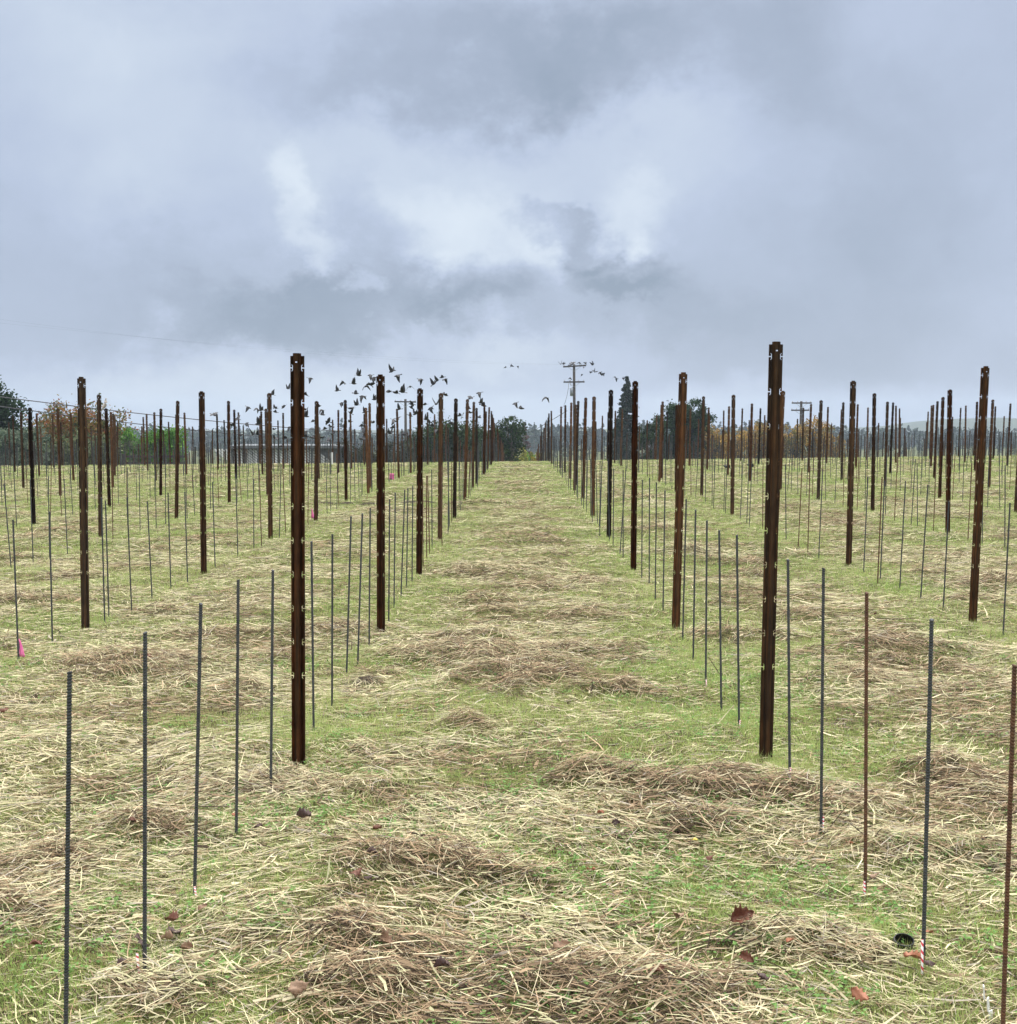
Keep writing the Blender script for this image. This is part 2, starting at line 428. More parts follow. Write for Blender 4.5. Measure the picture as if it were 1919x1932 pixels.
wx_ = []; 
x, y = scatter(1, 260); x2, y2 = scatter(2, 120); x = np.concatenate([x, x2]); y = np.concatenate([y, y2])
k_ = (fbm(x / .3, y / .3, 64, 2) > .5); x, y = x[k_], y[k_]
x = np.repeat(x, 7) + rng.normal(0, .014, len(x) * 7); y = np.repeat(y, 7) + rng.normal(0, .014, len(y) * 7); n = len(x)
z = terrain(x, y) + rng.uniform(.008, .03, n); sz_ = rng.uniform(.004, .0095, n); a = rng.uniform(0, 6.28, n)
P = np.empty((n, 4, 3))
for q in range(4):
    P[:, q, 0] = x + np.cos(a + q * 1.571) * sz_ * (1, .75, 1, .75)[q]; P[:, q, 1] = y + np.sin(a + q * 1.571) * sz_ * (1, .75, 1, .75)[q]; P[:, q, 2] = z + rng.normal(0, .0025, n)
c = np.array([.19, .34, .10]) * rng.uniform(.6, 1.3, n)[:, None]
nobj("clover", npmesh("clover", P.reshape(-1, 3), np.arange(n * 4).reshape(-1, 4), GRASS, np.repeat(c, 4, 0)), kind="stuff", category="weeds", label="small round leaved weeds dotted through the near grass")

# ------------------------------------------------------------------ steel posts
PH = 1.95
def post_mesh(detail=True, twist=0.0):
    bm = bmesh.new()
    # profile from left lip to right lip (x, y); -y faces the camera
    prof = [(-.0315, .024), (-.0315, .011), (-.0255, .010), (-.0225, .010), (-.0195, .010), (-.0160, .010), (-.0130, -.004), (-.0045, -.006), (.0045, -.006), (.0130, -.004),
            (.0160, .010), (.0195, .010), (.0225, .010), (.0255, .010), (.0315, .011), (.0315, .024)]
    zs = [-.12]; notch = []
    for k in range(10):
        z0 = PH - .067 - .160 * k
        notch.append(z0)
    lv = set([-.12, PH - .012, PH])
    for z0 in notch:
        for d in (-.0155, -.0115, -.0025, .0025, .0115, .0155): lv.add(round(z0 + d, 5))
    for d in (-.044, -.038): lv.add(round(PH + d, 5))
    lv = sorted(lv)
    grid = [[bm.verts.new((px, py, z)) for (px, py) in prof] for z in lv]
    def hole(zc, j):
        # j = strip between prof[j], prof[j+1]; strips from the left: 0 lip,1..4 flange,5 slant,6,7,8 web ...
        jj = j if j <= 7 else 14 - j
        for z0 in notch:
            d = abs(zc - z0)
            if d < .0025 and jj in (0, 1, 2, 3): return True
            if .0025 < d < .0115 and jj in (3,): return True
            if .0115 < d < .0155 and jj in (2,): return True
            if .0025 < d < .0115 and jj == 2 and False: return True
        return False
    for i in range(len(lv) - 1):
        zc = .5 * (lv[i] + lv[i + 1])
        for j in range(len(prof) - 1):
            jj = j if j <= 7 else 14 - j
            if hole(zc, j): continue
            if zc > PH - .012 and jj < 4: continue
            if j == 7 and PH - .044 < zc < PH - .038: continue
            bm.faces.new((grid[i][j], grid[i][j + 1], grid[i + 1][j + 1], grid[i + 1][j]))
    for v in [v for v in bm.verts if not v.link_faces]: bm.verts.remove(v)
    bmesh.ops.solidify(bm, geom=bm.faces[:], thickness=.0022)
    bmesh.ops.recalc_face_normals(bm, faces=bm.faces[:])
    me = bpy.data.meshes.new("steel_post"); bm.to_mesh(me); bm.free(); me.materials.append(RUST)
    return me
POST = post_mesh(); POSTD = POST.copy(); POSTD.materials.clear(); POSTD.materials.append(RUSTD)
DARKP = {(1, 0), (1, 3), (-1, 4), (-3, 3), (-2, 1)}; RUSTP = {(-1, 0), (-1, 1), (-1, 2), (-1, 3), (1, 1), (1, 2), (1, 4), (2, 1), (2, 2), (2, 3), (2, 4), (-2, 2), (-2, 3), (-2, 4), (3, 3), (3, 4), (-3, 4), (-3, 5)}
def rod_mesh(mat, Lr=1.02):
    zs = []; r = []
    z = -.10
    pitch = .0085
    while z < Lr:
        zs += [z, z + pitch * .22, z + pitch * .45, z + pitch * .67]; r += [.0053, .0068, .0068, .0053]; z += pitch
    n = 9; V = []; Fc = []
    for zz, rr in zip(zs, r):
        for j in range(n):
            t = 2 * math.pi * j / n
            V.append((rr * math.cos(t), rr * math.sin(t), zz + .0022 * math.cos(t)))
    for k in range(len(zs) - 1):
        for j in range(n):
            a = k * n + j; b = k * n + (j + 1) % n; Fc.append((a, b, b + n, a + n))
    e = (len(zs) - 1) * n; Fc.append(tuple(e + j for j in range(n)))
    me = bpy.data.meshes.new("steel_rod"); me.from_pydata(V, [], Fc); me.update(); me.materials.append(mat)
    for p in me.polygons: p.use_smooth = True
    return me
RODG = rod_mesh(ROD_GREY); RODR = rod_mesh(ROD_RUST)
ORD = "zeroth first second third fourth fifth sixth seventh eighth ninth tenth eleventh twelfth thirteenth fourteenth fifteenth sixteenth seventeenth eighteenth nineteenth twentieth".split()
TENS = {20: "twenty", 30: "thirty", 40: "forty", 50: "fifty", 60: "sixty", 70: "seventy", 80: "eighty", 90: "ninety", 100: "hundred"}
def ordn(n):
    if n < 21: return ORD[n]
    if n >= 100: return "hundred-and-" + ordn(n - 100) if n > 100 else "hundredth"
    t = n // 10 * 10; u = n % 10
    return TENS[t] + "-" + ORD[u] if u else TENS[t][:-1] + "ieth"

Z0, DZ = 5.30, 3.275
SUB = DZ / 6
POSTS_PX = {
 -1: [(562,1452,560,670),(718,1195,717,707),(790,1083,792,731),(830,1020,832,743),(857,978,860,752),(877,945,881.6,752),(892,922,894,752),(904,907,907,756),(913,897,914,762),(920,885,923,766)],
 1: [(1446,1437,1466,647),(1276,1189,1290,702),(1195,1074,1199,717),(1149,1013,1153,735),(1119,973,1121,747),(1100,941,1105,747),(1086,916,1091,747),(1076,905,1078,755),(1066,891,1067,758),(1058,883,1059,762)],
 -2: [(160,1186,152,709),(384,1082,380,737),(510,1017,508,741),(595.5,985,597,757.5),(652.7,945,651,751.5),(698,922,697,755.5)],
 2: [(1837,1178,1861,691),(1602,1062,1611,716),(1464,1008,1477,737),(1382,970,1385,744),(1324,937.5,1328,745.5),(1249,903.5,1250.6,753)],
 -3: [(189,1012,185,743),(332,978,334,755),(432,949,430,756)],
 3: [(1789,1007,1794,735),(1647,963,1651,741)],
}
posts = {}   # (row, k) -> (x, y, topx, scale)
for r, L in POSTS_PX.items():
    for (bx, by, tx, ty) in L:
        p = ground_hit(bx, by); k = round((p.y - Z0) / DZ)
        t = at(tx, ty, p.y)
        posts[(r, k)] = (p.x, p.y, t.x - p.x, min(1.06, max(.95, (t.z - p.z) / PH)))
def prj(x, y, z):
    v = CM.transposed() @ (Vector((x, y, z)) - Vector((0, 0, CAMH)))
    return 959.5 + F * v.x / -v.z, 966 - F * v.y / -v.z
rr = random.Random(11)
for r in list(range(-17, 0)) + list(range(1, 18)):
    for k in range(-1, 23):
        if (r, k) in posts: continue
        y = Z0 + DZ * k + rr.gauss(0, .05); x = row_x(r) + rr.gauss(0, .025)
        if k > 17 and abs(r) > 13: pass
        z = float(macro(x, y)); pxx, _ = prj(x, y, z + 1)
        if -12 < pxx < 1931 and y > 1:
            posts[(r, k)] = (x, y, rr.gauss(0, .018) + .010 * (1 if x > 0 else -.2), 1 + rr.gauss(0, .012))
items = sorted(posts.items(), key=lambda it: it[1][1] * (1 if it[1][1] < 46 else 1.6))
firstk = {}
for (r, k) in posts: firstk[r] = min(firstk.get(r, 99), k)
def side(r): return "right" if r > 0 else "left"
def place(o, x, y, dx, sc, h, rz=0):
    z = float(macro(x, y)) + float(relief(np.array([x]), np.array([y]))[0]) * .5
    o.location = (x, y, z); o.rotation_mode = 'ZYX'; o.rotation_euler = (random.gauss(0, .006), math.atan2(dx, h), rz); o.scale = (1, 1, sc)
shades = ["rust-brown", "dark brown"]
for i, ((r, k), (x, y, dx, sc)) in enumerate(items[:296]):
    dk = (r, k) in DARKP or ((r, k) not in RUSTP and random.random() < .12)
    o = bpy.data.objects.new("steel_post", POSTD if dk else POST)
    place(o, x, y, dx, sc, PH, random.gauss(0, .10))
    o["category"] = "post"; o["group"] = "notched rusty steel posts standing in vineyard rows"
    o["label"] = f"{'dark' if dk else 'rusty'} notched steel post, {ordn(k - firstk[r] + 1)} from the camera, {ordn(abs(r))} row {side(r)} of the aisle"
    link(o)
def far_posts(lst, name, w, d, h, mat, **props):
    m = MB()
    for (x, y, dx, sc) in lst:
        z = float(macro(x, y)); M = Matrix.Rotation(math.atan2(dx, h), 3, 'Y')
        m.box((x + dx / 2, y, z + h * sc / 2), (w, d, h * sc), M)
    m.build(name, mat, kind="stuff", **props)
far_posts([v for _, v in items[296:]], "far_steel_posts", .05, .03, PH, RUST, category="posts", label="mass of small rusty posts farthest off beyond the field's crest")

# ------------------------------------------------------------------ rods (thin stakes)
RODS_PX = {
 -1: [(124,1976,135,1267),(273,1845,272,1194),(367,1700,379,1140),(446,1583,449,1095),(511,1497,515,1076),(592,1390,588,1025),(626.5,1328,627.5,1004),(654,1270,662.5,971),(675,1252,683.5,967),(696.5,1218,698.5,957),
      (733.5,1170,735,940),(743.5,1145,746,928),(756.5,1128,764,923),(767,1112,770,922),(777.5,1098,779,915)],
 1: [(1891,1980,1915.6,1240),(1742,1808,1759.6,1161),(1633,1678,1635.6,1110),(1549,1580,1554.6,1074),(1490,1490,1487,1065),(1394.6,1378,1391,1012),(1361,1335,1357.6,996),(1331.6,1293,1333.6,983),(1308,1245,1312,960),(1288,1214,1294.6,944),
      (1251,1155,1254.6,926),(1236.5,1133,1238.6,910),(1225,1100,1225.6,900),(1211,1090,1212,903)],
 -2: [(35,1248,24,980),(99,1217,95,965),(205.5,1163,199,943),(248.5,1153,240,935),(287,1128,278,944),(322.5,1112,317,928),(354,1100,348.5,928),(406,1073,401,910)],
 2: [(1892.6,1203,1905.6,950),(1779.6,1154,1790,960),(1737,1133,1750.6,915),(1697.6,1113,1708.6,908),(1661,1094,1669.6,908),(1629.6,1078,1638,898)],
}
RUSTY = {(1, 0), (1, 2)}
rods = {}   # (row, slot) -> (x,y,dx,sc,rusty) ; slot = 6*k + m
done_span = {}
for r, L in RODS_PX.items():
    sl = []
    for i, (bx, by, tx, ty) in enumerate(L):
        p = ground_hit(bx, by); t = at(tx, ty, p.y)
        s_ = round((p.y - Z0) / SUB)
        while s_ % 6 == 0 or (r, s_) in rods: s_ += 1
        rods[(r, s_)] = (p.x, p.y, t.x - p.x, min(1.12, max(.9, (t.z - p.z) / 1.02)), (r, i) in RUSTY)
        sl.append(s_)
    done_span[r] = (min(sl), max(sl))
for r in list(range(-17, 0)) + list(range(1, 18)):
    for s_ in range(-6, 132):
        if s_ % 6 == 0 or (r, s_) in rods: continue
        lo, hi = done_span.get(r, (1, 0))
        if s_ < lo and r in (-1, 1): continue
        y = Z0 + SUB * s_ + rr.gauss(0, .035); x = row_x(r) + rr.gauss(0, .03)
        if y < 2.6: continue
        z = float(macro(x, y)); pxx, _ = prj(x, y, z + .5)
        if lo <= s_ <= hi and r in (-1, 1): continue
        if -8 < pxx < 1927:
            rods[(r, s_)] = (x, y, rr.gauss(0, .022), 1 + rr.gauss(0, .04), rr.random() < .22)
items_r = sorted(rods.items(), key=lambda it: it[1][1] * (1 if it[1][1] < 46 else 1.8))
for i, ((r, s_), (x, y, dx, sc, ry)) in enumerate(items_r[:298]):
    o = bpy.data.objects.new("steel_rod", RODR if ry else RODG)
    place(o, x, y, dx, sc, 1.02, random.uniform(0, 6))
    o["category"] = "rod"; o["group"] = "thin ribbed steel rods standing between the posts"
    k = s_ // 6; m = s_ % 6; fk = firstk[r]
    colr = "rusty ribbed rod" if ry else "grey ribbed rod"
    if k < fk: where = f"{ordn((fk * 6) - s_)} in front of the first post"
    else: where = f"{ordn(m)} behind the {ordn(k - fk + 1)} post"
    o["label"] = f"{colr}, {where}, {ordn(abs(r))} row {side(r)} of aisle"
    link(o)
far_posts([v[:4] for _, v in items_r[298:]], "far_steel_rods", .014, .014, 1.02, ROD_GREY, category="rods", label="mass of small thin steel rods farther off among the posts")

# ------------------------------------------------------------------ paper straws, flags, markers
def stripes():
    m, nt, b = newmat("red_white_stripes")
    t = nt.nodes.new('ShaderNodeTexCoord'); sx = nt.nodes.new('ShaderNodeSeparateXYZ'); nt.links.new(t.outputs['Object'], sx.inputs[0])
    at2 = nt.nodes.new('ShaderNodeMath'); at2.operation = 'ARCTAN2'; nt.links.new(sx.outputs[1], at2.inputs[0]); nt.links.new(sx.outputs[0], at2.inputs[1])
    d = nt.nodes.new('ShaderNodeMath'); d.operation = 'DIVIDE'; d.inputs[1].default_value = 2 * math.pi; nt.links.new(at2.outputs[0], d.inputs[0])
    mz = nt.nodes.new('ShaderNodeMath'); mz.operation = 'MULTIPLY_ADD'; mz.inputs[1].default_value = 38; nt.links.new(sx.outputs[2], mz.inputs[0]); nt.links.new(d.outputs[0], mz.inputs[2])
    fr = nt.nodes.new('ShaderNodeMath'); fr.operation = 'FRACT'; nt.links.new(mz.outputs[0], fr.inputs[0])
    r = ramp(nt, [(0, (.75, .73, .7)), (.58, (.55, .03, .05))], 'CONSTANT'); nt.links.new(fr.outputs[0], r.inputs[0])
    nt.links.new(r.outputs[0], b.inputs['Base Color']); b.inputs['Roughness'].default_value = .6
    return m
STRIPE = stripes()
def straw_mesh(h):
    m = MB(); ro, ri, n = .0042, .0034, 12
    for z in (0, h):
        for rad in (ro, ri):
            for j in range(n): m.v.append(Vector((rad * math.cos(2*math.pi*j/n), rad * math.sin(2*math.pi*j/n), z)))
    for j in range(n):
        j2 = (j + 1) % n
        m.f += [[j, j2, 2*n + j2, 2*n + j], [n + j2, n + j, 3*n + j, 3*n + j2], [2*n + j, 2*n + j2, 3*n + j2, 3*n + j]]
    return m.mesh("paper_straw", STRIPE, True)
SM = straw_mesh(.115)
for (px, py, h, lx, ly, lb) in [(263,1852,.075,-.08,.1,"beside the second grey rod of the left row"),(371,1706,.05,.1,-.1,"beside the third rod of the left row"),
        (1552,1580,.075,.02,0,"beside the blue-grey rod right of the big right post"),(1632,1684,.07,.0,.1,"at the foot of a rusty rod"),
        (1740,1833,.115,-.06,0,"tallest one, beside a bent grey rod at lower right"),(1489,1493,.06,0,.1,"at the foot of the rod next to the big right post"),
        (1395,1383,.05,.1,0,"at the foot of the rod left of the big right post"),(1333,1300,.045,0,.1,"at a rod foot far behind the big right post")]:
    p = ground_hit(px, py)
    o = nobj("paper_straw", SM, category="paper straw", group="striped paper straws marking the rod feet", label="red-white striped paper straw " + lb)
    o.location = (p.x, p.y, tz(p.x, p.y) + .006); o.rotation_euler = (ly, lx, random.uniform(0, 6)); o.scale = (.85, .85, h / .125)
def flag(px, py, sz, lb, small=False, shape=0):
    p = ground_hit(px, py)
    e = empty("marker_flag", (p.x, p.y, tz(p.x, p.y) - .01), 0, category="flag", group="pink marker flags", label=lb)
    m = MB(); m.tube([(0, 0, -.05), (0, 0, sz * 1.35)], .0015, 6); m.build("wire_stem", METAL, e)
    m = MB()
    n = 7; top = []; 
    for i in range(n):
        t = i / (n - 1)
        zz = sz * (1.35 - 1.0 * t); w = sz * (.04 + .34 * t) if shape == 0 else sz * .75
        yo = math.sin(t * 5) * sz * .04
        top.append([(-.1 * w, yo, zz), (.35 * w, yo - sz * .07, zz - .02 * sz), (.9 * w, yo + sz * .03, zz - .06 * sz)])
    for i in range(n - 1):
        for j in range(2): m.quad(top[i][j], top[i][j+1], top[i+1][j+1], top[i+1][j])
    me = m.mesh("flag_cloth", PINK, True)
    bm = bmesh.new(); bm.from_mesh(me); bmesh.ops.remove_doubles(bm, verts=bm.verts[:], dist=1e-5); bmesh.ops.solidify(bm, geom=bm.faces[:], thickness=.0008); bm.to_mesh(me); bm.free()
    nobj("flag_cloth", me, e)
flag(37, 1243, .125, "bright pink drooping marker flag at the left edge beside a rod")
flag(588, 984, .165, "small pink marker flag at the foot of a post, left of centre")
flag(736, 907, .165, "small pink square flag behind the second post left of aisle", shape=1)
p = ground_hit(626, 880)
m = MB(); m.tube([(0, 0, -.2), (0, 0, .02), (0, 0, .46)], [.05, .05, .05], 14); m.tube([(0, 0, .46), (0, 0, .475)], [.056, .052], 14)
p = at(626, 878, 44); zz = tz(p.x, 44)
o = m.build("marker_tube", WHITE, smooth=False, category="tube", label="short white upright tube standing near the crest left of centre"); o.location = (p.x, 44, zz); 
# white twisted tag at the lower right corner
m = MB(); pts = [(0, 0, 0), (.004, .01, .03), (-.004, .012, .065), (-.012, .02, .10)]
for k in range(3):
    a, b = Vector(pts[k]), Vector(pts[k+1])
    m.box((a + b) / 2, (.014, .003, (b - a).length * 1.05), Matrix.Rotation(.4 * k + .2, 3, 'Z'))
p = ground_hit(1872, 1910)
o = m.build("plastic_tag", WHITE, category="tag", label="crumpled white plastic tag in the grass at the lower right"); o.location = (p.x, p.y, tz(p.x, p.y) - .005); o.rotation_euler = (0, -.1, .3)

# ------------------------------------------------------------------ fallen leaves
def leafbase(name, c1, c2): return simple(name, c1, c2, 25, .6)
LM = {"red-brown": leafbase("leaf_red_brown", (.085, .028, .016), (.19, .07, .036)), "dark brown": leafbase("leaf_dark", (.035, .02, .018), (.09, .045, .035)),
      "tan": leafbase("leaf_tan", (.19, .115, .07), (.32, .20, .125)), "orange-brown": leafbase("leaf_orange", (.26, .09, .045), (.38, .16, .085)), "yellow": leafbase("leaf_yellow", (.6, .46, .08), (.7, .55, .15))}
def leaf_mesh(seed, mat, curl):
    q = random.Random(seed); n = 12; m = 6; V = []; Fc = []
    for i in range(n + 1):
        t = i / n; w = .62 * math.sin(math.pi * t ** .8) ** .75 * (1 + .30 * math.sin(i * 2.2 + seed)) * .5
        for j in range(m + 1):
            s = j / m * 2 - 1
            x = t - .5; y = w * s
            z = curl * (s * s) * w * 1.5 + curl * .55 * (x * x) * (1 if seed % 2 else -.6) + .06 * math.sin(8 * t + 4 * s + seed) + .05 * abs(s) + .10 * s * math.sin(5 * t + seed * 1.7)
            V.append((x, y, z))
    for i in range(n):
        for j in range(m):
            a = i * (m + 1) + j; Fc.append((a, a + 1, a + m + 2, a + m + 1))
    i0 = len(V)
    V += [(-.5, .008, 0), (-.5, -.008, 0), (-.78, -.006, .06), (-.78, .006, .06)]; Fc.append((i0, i0+1, i0+2, i0+3))
    me = bpy.data.meshes.new("fallen_leaf"); me.from_pydata(V, [], Fc); me.update(); me.materials.append(mat)
    bm = bmesh.new(); bm.from_mesh(me); bmesh.ops.solidify(bm, geom=bm.faces[:], thickness=.006); bm.to_mesh(me); bm.free()
    for p_ in me.polygons: p_.use_smooth = True
    return me
LEAVES = [  # px, py, size m, colour, curl, tilt, label tail
 (1398,1762,.13,"red-brown",1.1,.6,"large curled, propped up below centre right"),(1408,1832,.075,"red-brown",.9,.5,"curled, below the large curled leaf"),
 (1440,1866,.06,"dark brown",1.2,.5,"small, right of the curled red-brown leaf near the bottom"),(1490,1795,.05,"orange-brown",.6,.2,"small, left of the black pit at lower right"),
 (1060,1806,.085,"tan",.4,.15,"flat, near the bottom centre in grass"),(833,1846,.075,"dark brown",.8,.5,"pointed, near the bottom left of centre"),
 (565,1900,.10,"tan",.6,.5,"broad, standing at the bottom edge left of centre"),(730,1815,.085,"tan",.9,.3,"long curled, on the straw heap at bottom"),
 (1115,1655,.055,"orange-brown",.3,.25,"flat, alone in the middle foreground"),(672,1680,.075,"red-brown",.7,.5,"standing by the foot of the brown straw heap"),
 (695,1688,.05,"dark brown",.9,.4,"small, right beside the heap's red-brown leaf"),(702,1652,.065,"dark brown",1.,.3,"black-looking, lying above the heap's red-brown leaf"),
 (325,1756,.085,"red-brown",.9,.4,"topmost in the pile between the second and third rods"),(330,1772,.08,"dark brown",1.,.3,"middle one in the leaf pile between two left rods"),
 (315,1788,.07,"tan",.8,.4,"pale, lowest in the leaf pile between two left rods"),(383,1735,.055,"tan",.6,.2,"small, below the third left rod's foot"),
 (352,1805,.06,"tan",.9,.3,"narrow, right below the leaf pile"),(268,1798,.105,"dark brown",.5,.5,"large, right behind the second left rod"),
 (235,1850,.07,"dark brown",.8,.4,"lying left of the striped straw at bottom left"),(68,1815,.06,"red-brown",.7,.3,"near the left edge low down"),
 (573,1568,.095,"dark brown",1.1,.9,"upright folded, right of the fourth left rod"),(250,1572,.055,"red-brown",.5,.4,"bright, left of the second left rod's middle"),
 (712,1590,.06,"red-brown",.9,.3,"tiny, above the large straw heap"),(283,1257,.07,"red-brown",.5,.4,"behind the second left rod's top"),
 (8,1348,.085,"red-brown",.9,.3,"dark, at the left picture edge"),(1650,1660,.065,"tan",.3,.1,"pale, right of the rusty rod's straw"),
 (1602,1610,.045,"orange-brown",.4,.3,"small, left of the rusty rod"),(1133,1560,.045,"orange-brown",.9,.5,"small bright, under the wide brown heap"),
 (1163,1580,.06,"dark brown",.7,.2,"grey-black, under the wide brown heap"),(1340,1633,.055,"red-brown",.5,.1,"flat, in green grass right of centre"),
 (1725,1822,.10,"orange-brown",.4,.2,"large, left of the tall striped straw"),(1752,1830,.06,"dark brown",.6,.2,"right under the tall striped straw"),
 (1752,1772,.05,"orange-brown",.4,.2,"small, right of the bent rod"),(1622,1895,.085,"orange-brown",.6,.7,"pointed, standing near the bottom right"),
 (1240,1895,.07,"red-brown",.4,.3,"half buried in straw at the bottom edge"),(1280,1740,.06,"tan",.9,.3,"left of the large curled leaf"),
 (1855,1612,.05,"dark brown",.8,.4,"small, near the right edge on green grass"),(1330,1650,.035,"dark brown",.6,.2,"tiny, below the flat red-brown leaf"),
 (1310,1605,.04,"yellow",.5,.3,"tiny, near centre right"),(755,1357,.05,"yellow",.3,.1,"pale, in the aisle near the big left post"),
 (445,1560,.05,"orange-brown",.8,.3,"near the foot of the fourth left rod"),(488,1580,.055,"dark brown",.6,.2,"just right of the fourth left rod's foot"),
 (620,1462,.05,"tan",.9,.3,"near the foot of the big left post"),(1650,1175,.06,"red-brown",.5,.3,"behind the rusty rod's top"),
]
lmesh = {}
for i, (px, py, sz, colr, curl, tl, lb) in enumerate(LEAVES):
    p = ground_hit(px, py)
    me = leaf_mesh(i + 1, LM[colr], curl * random.choice((.9, -.7, .7)))
    o = nobj("fallen_leaf", me, category="leaf", group="fallen leaves scattered on the straw", label=f"{colr} leaf, {lb}")
    sz *= .64; o.scale = (sz, sz, sz); o.rotation_euler = (tl * random.choice((-1, 1)) * .8 + .3, random.uniform(-.3, .3), random.uniform(-.7, .7) + random.choice((0, math.pi)))
    o.location = (p.x, p.y, tz(p.x, p.y) + .040 + sz * .2 * tl)
# black open irrigation box / pit at lower right
p = ground_hit(1705, 1776)
BLACK = simple("black_plastic", (.006, .006, .007), (.015, .015, .017), 10, .4)
m = MB(); n = 14
for rad, z in ((.055, -.09), (.055, .012), (.049, .014), (.049, -.085)):
    for j in range(n): m.v.append(Vector((rad * math.cos(2*math.pi*j/n), rad * .8 * math.sin(2*math.pi*j/n), z)))
for k in range(3):
    for j in range(n): m.f.append([k*n + j, k*n + (j+1) % n, (k+1)*n + (j+1) % n, (k+1)*n + j])
m.f.append([3*n + j for j in range(n)])
o = m.build("drain_cup", BLACK, category="cup", label="black open cup sunk in the grass left of the striped straw"); o.location = (p.x, p.y, tz(p.x, p.y) + .028); o.rotation_euler = (R(22), 0, .1); o.scale = (.6, .6, .6)

# ------------------------------------------------------------------ birds
def bird_mesh(pose, mat=BIRD, name="bird"):
    m = MB()
    # body along +x, tail at -x
    st = [(-.085, .006), (-.065, .014), (-.03, .024), (.005, .030), (.035, .028), (.055, .020), (.068, .0175), (.084, .0165), (.094, .009), (.100, .0035), (.118, .001)]
    pts = [(x, 0, .006 * math.sin((x + .08) * 12)) for x, _ in st]
    m.tube(pts, [r * 1.2 for _, r in st], 10)
    # tail fan
    t0 = len(m.v)
    for z in (.002, -.002):
        m.v += [Vector((-.06, -.010, z)), Vector((-.06, .010, z)), Vector((-.155, .030, z)), Vector((-.162, 0, z)), Vector((-.155, -.030, z))]
    m.f += [[t0, t0+1, t0+2, t0+3, t0+4], [t0+9, t0+8, t0+7, t0+6, t0+5]]
    for a, b in ((0,1),(1,2),(2,3),(3,4),(4,0)): m.f.append([t0+a, t0+5+a, t0+5+b, t0+b])
    spans = {'U': [(0, 0, .9), (.055, .9, 1.0), (.10, 1.1, .6), (.09, 1.2, .1)], 'D': [(0, 0, .9), (.05, -.35, 1.0), (.10, -.85, .6), (.09, -1.1, .1)],
             'G': [(0, 0, .9), (.06, .35, 1.0), (.10, .1, .65), (.09, -.15, .1)], 'F': [(0, 0, .9), (.035, -.4, 1.0), (.045, .7, .8), (.05, .9, .15)]}[pose]
    for sgn in (-1, 1):
        y, z = .018, .012; sweep = 0; w0 = len(m.v); rows = []
        for k, (ln, ang, ch) in enumerate(spans):
            y += ln * math.cos(ang); z += ln * math.sin(ang); sweep += (0, .012, -.012, -.035)[k]
            c = .125 * ch
            for zz in (.0022, -.0022):
                le = Vector((.035 + sweep, sgn * y, z + zz)); te = Vector((.035 + sweep - c, sgn * y, z + zz - .006))
                m.v += [le, te]
        for k in range(3):
            a = w0 + 4 * k
            m.f += [[a, a+4, a+5, a+1], [a+2, a+3, a+7, a+6], [a, a+2, a+6, a+4], [a+1, a+5, a+7, a+3]]
        a = w0 + 12; m.f += [[a, a+2, a+3, a+1], [w0, w0+1, w0+3, w0+2]]
    return m.mesh(name, mat, False)
BM = {k: bird_mesh(k) for k in 'UDGF'}
def conv(v, zx, zy):
    ox, oy, sc = {1: (0, 880, 3.0), 2: (560, 880, 4.6), 3: (900, 860, 4.7975), 4: (1250, 860, 4.7975), 5: (1600, 880, 3.838)}[v]
    return (ox + zx / sc) / 1.3027, (oy + zy / sc) / 1.3027
B2 = "935,232,D 680,345,U 880,412,F 235,560,D 330,575,D 370,590,U 500,410,U 540,560,F 535,610,F 632,553,F 40,755,F 105,690,G 212,740,D 345,745,U 285,865,U 345,865,U 145,875,F 525,805,F 530,900,F 645,905,G 700,785,D 875,580,F 885,660,U 1480,195,U 1610,195,D 1650,225,D 1305,272,D 1425,290,U 1560,320,D 1610,298,G 1235,370,U 1450,398,F 1520,435,D 1655,470,U 1815,380,F 1285,510,D 1455,530,U 1545,615,U 1390,570,G 1385,620,U 1640,730,F 1130,720,G 1060,590,D 1070,640,F 1030,545,F 965,715,F 1100,800,F 1165,775,F 1190,855,F 1140,935,G 1380,720,F 1510,765,F 1535,800,D 1520,915,F 955,900,F 890,890,F 1075,900,F 1830,840,F 600,1000,F 70,1035,F"
B3 = "300,255,U 368,305,D 645,350,D 520,435,D 270,495,F 345,505,F 425,495,U 800,400,U 835,365,U 893,325,F 935,348,D 930,530,F 825,640,U 755,690,D 690,645,F 535,640,G 530,680,F 385,700,U 330,835,D 365,815,G 315,915,F 280,985,U 75,850,F 700,820,U 745,850,G 780,895,F 825,945,D 1010,870,F 1100,775,F 1230,740,F 1230,570,G 1330,508,D 1350,625,U 1385,655,F 1755,632,D 1828,690,F 450,1000,F 510,1020,F 515,945,G 575,760,U 520,775,F 1210,690,F 1330,795,F"
birds = []
for v, S in ((2, B2), (3, B3), (4, "440,565,D"), (1, "1578,420,G")):
    for tok in S.split():
        a, b, c = tok.split(','); x, y = conv(v, float(a), float(b)); birds.append((x, y, c))
birds.sort()
PN = {'U': "wings raised", 'D': "wings swept down", 'G': "wings spread", 'F': "wings half folded"}
for i, (px, py, c) in enumerate(birds):
    Y = random.uniform(34, 44)
    p = at(px, py, Y)
    o = nobj("bird", BM[c], category="bird", group="flock of black birds flying over the posts", label=f"black bird in flight, {PN[c]}, {ordn(i + 1)} from the left in the flock")
    o.location = p; hd = random.choice((0, 0, math.pi, math.pi, math.pi)) + random.gauss(0, .5)
    o.rotation_euler = (random.gauss(0, .35), random.gauss(0, .3), hd); s = random.uniform(.82, 1.05); o.scale = (s, s, s)
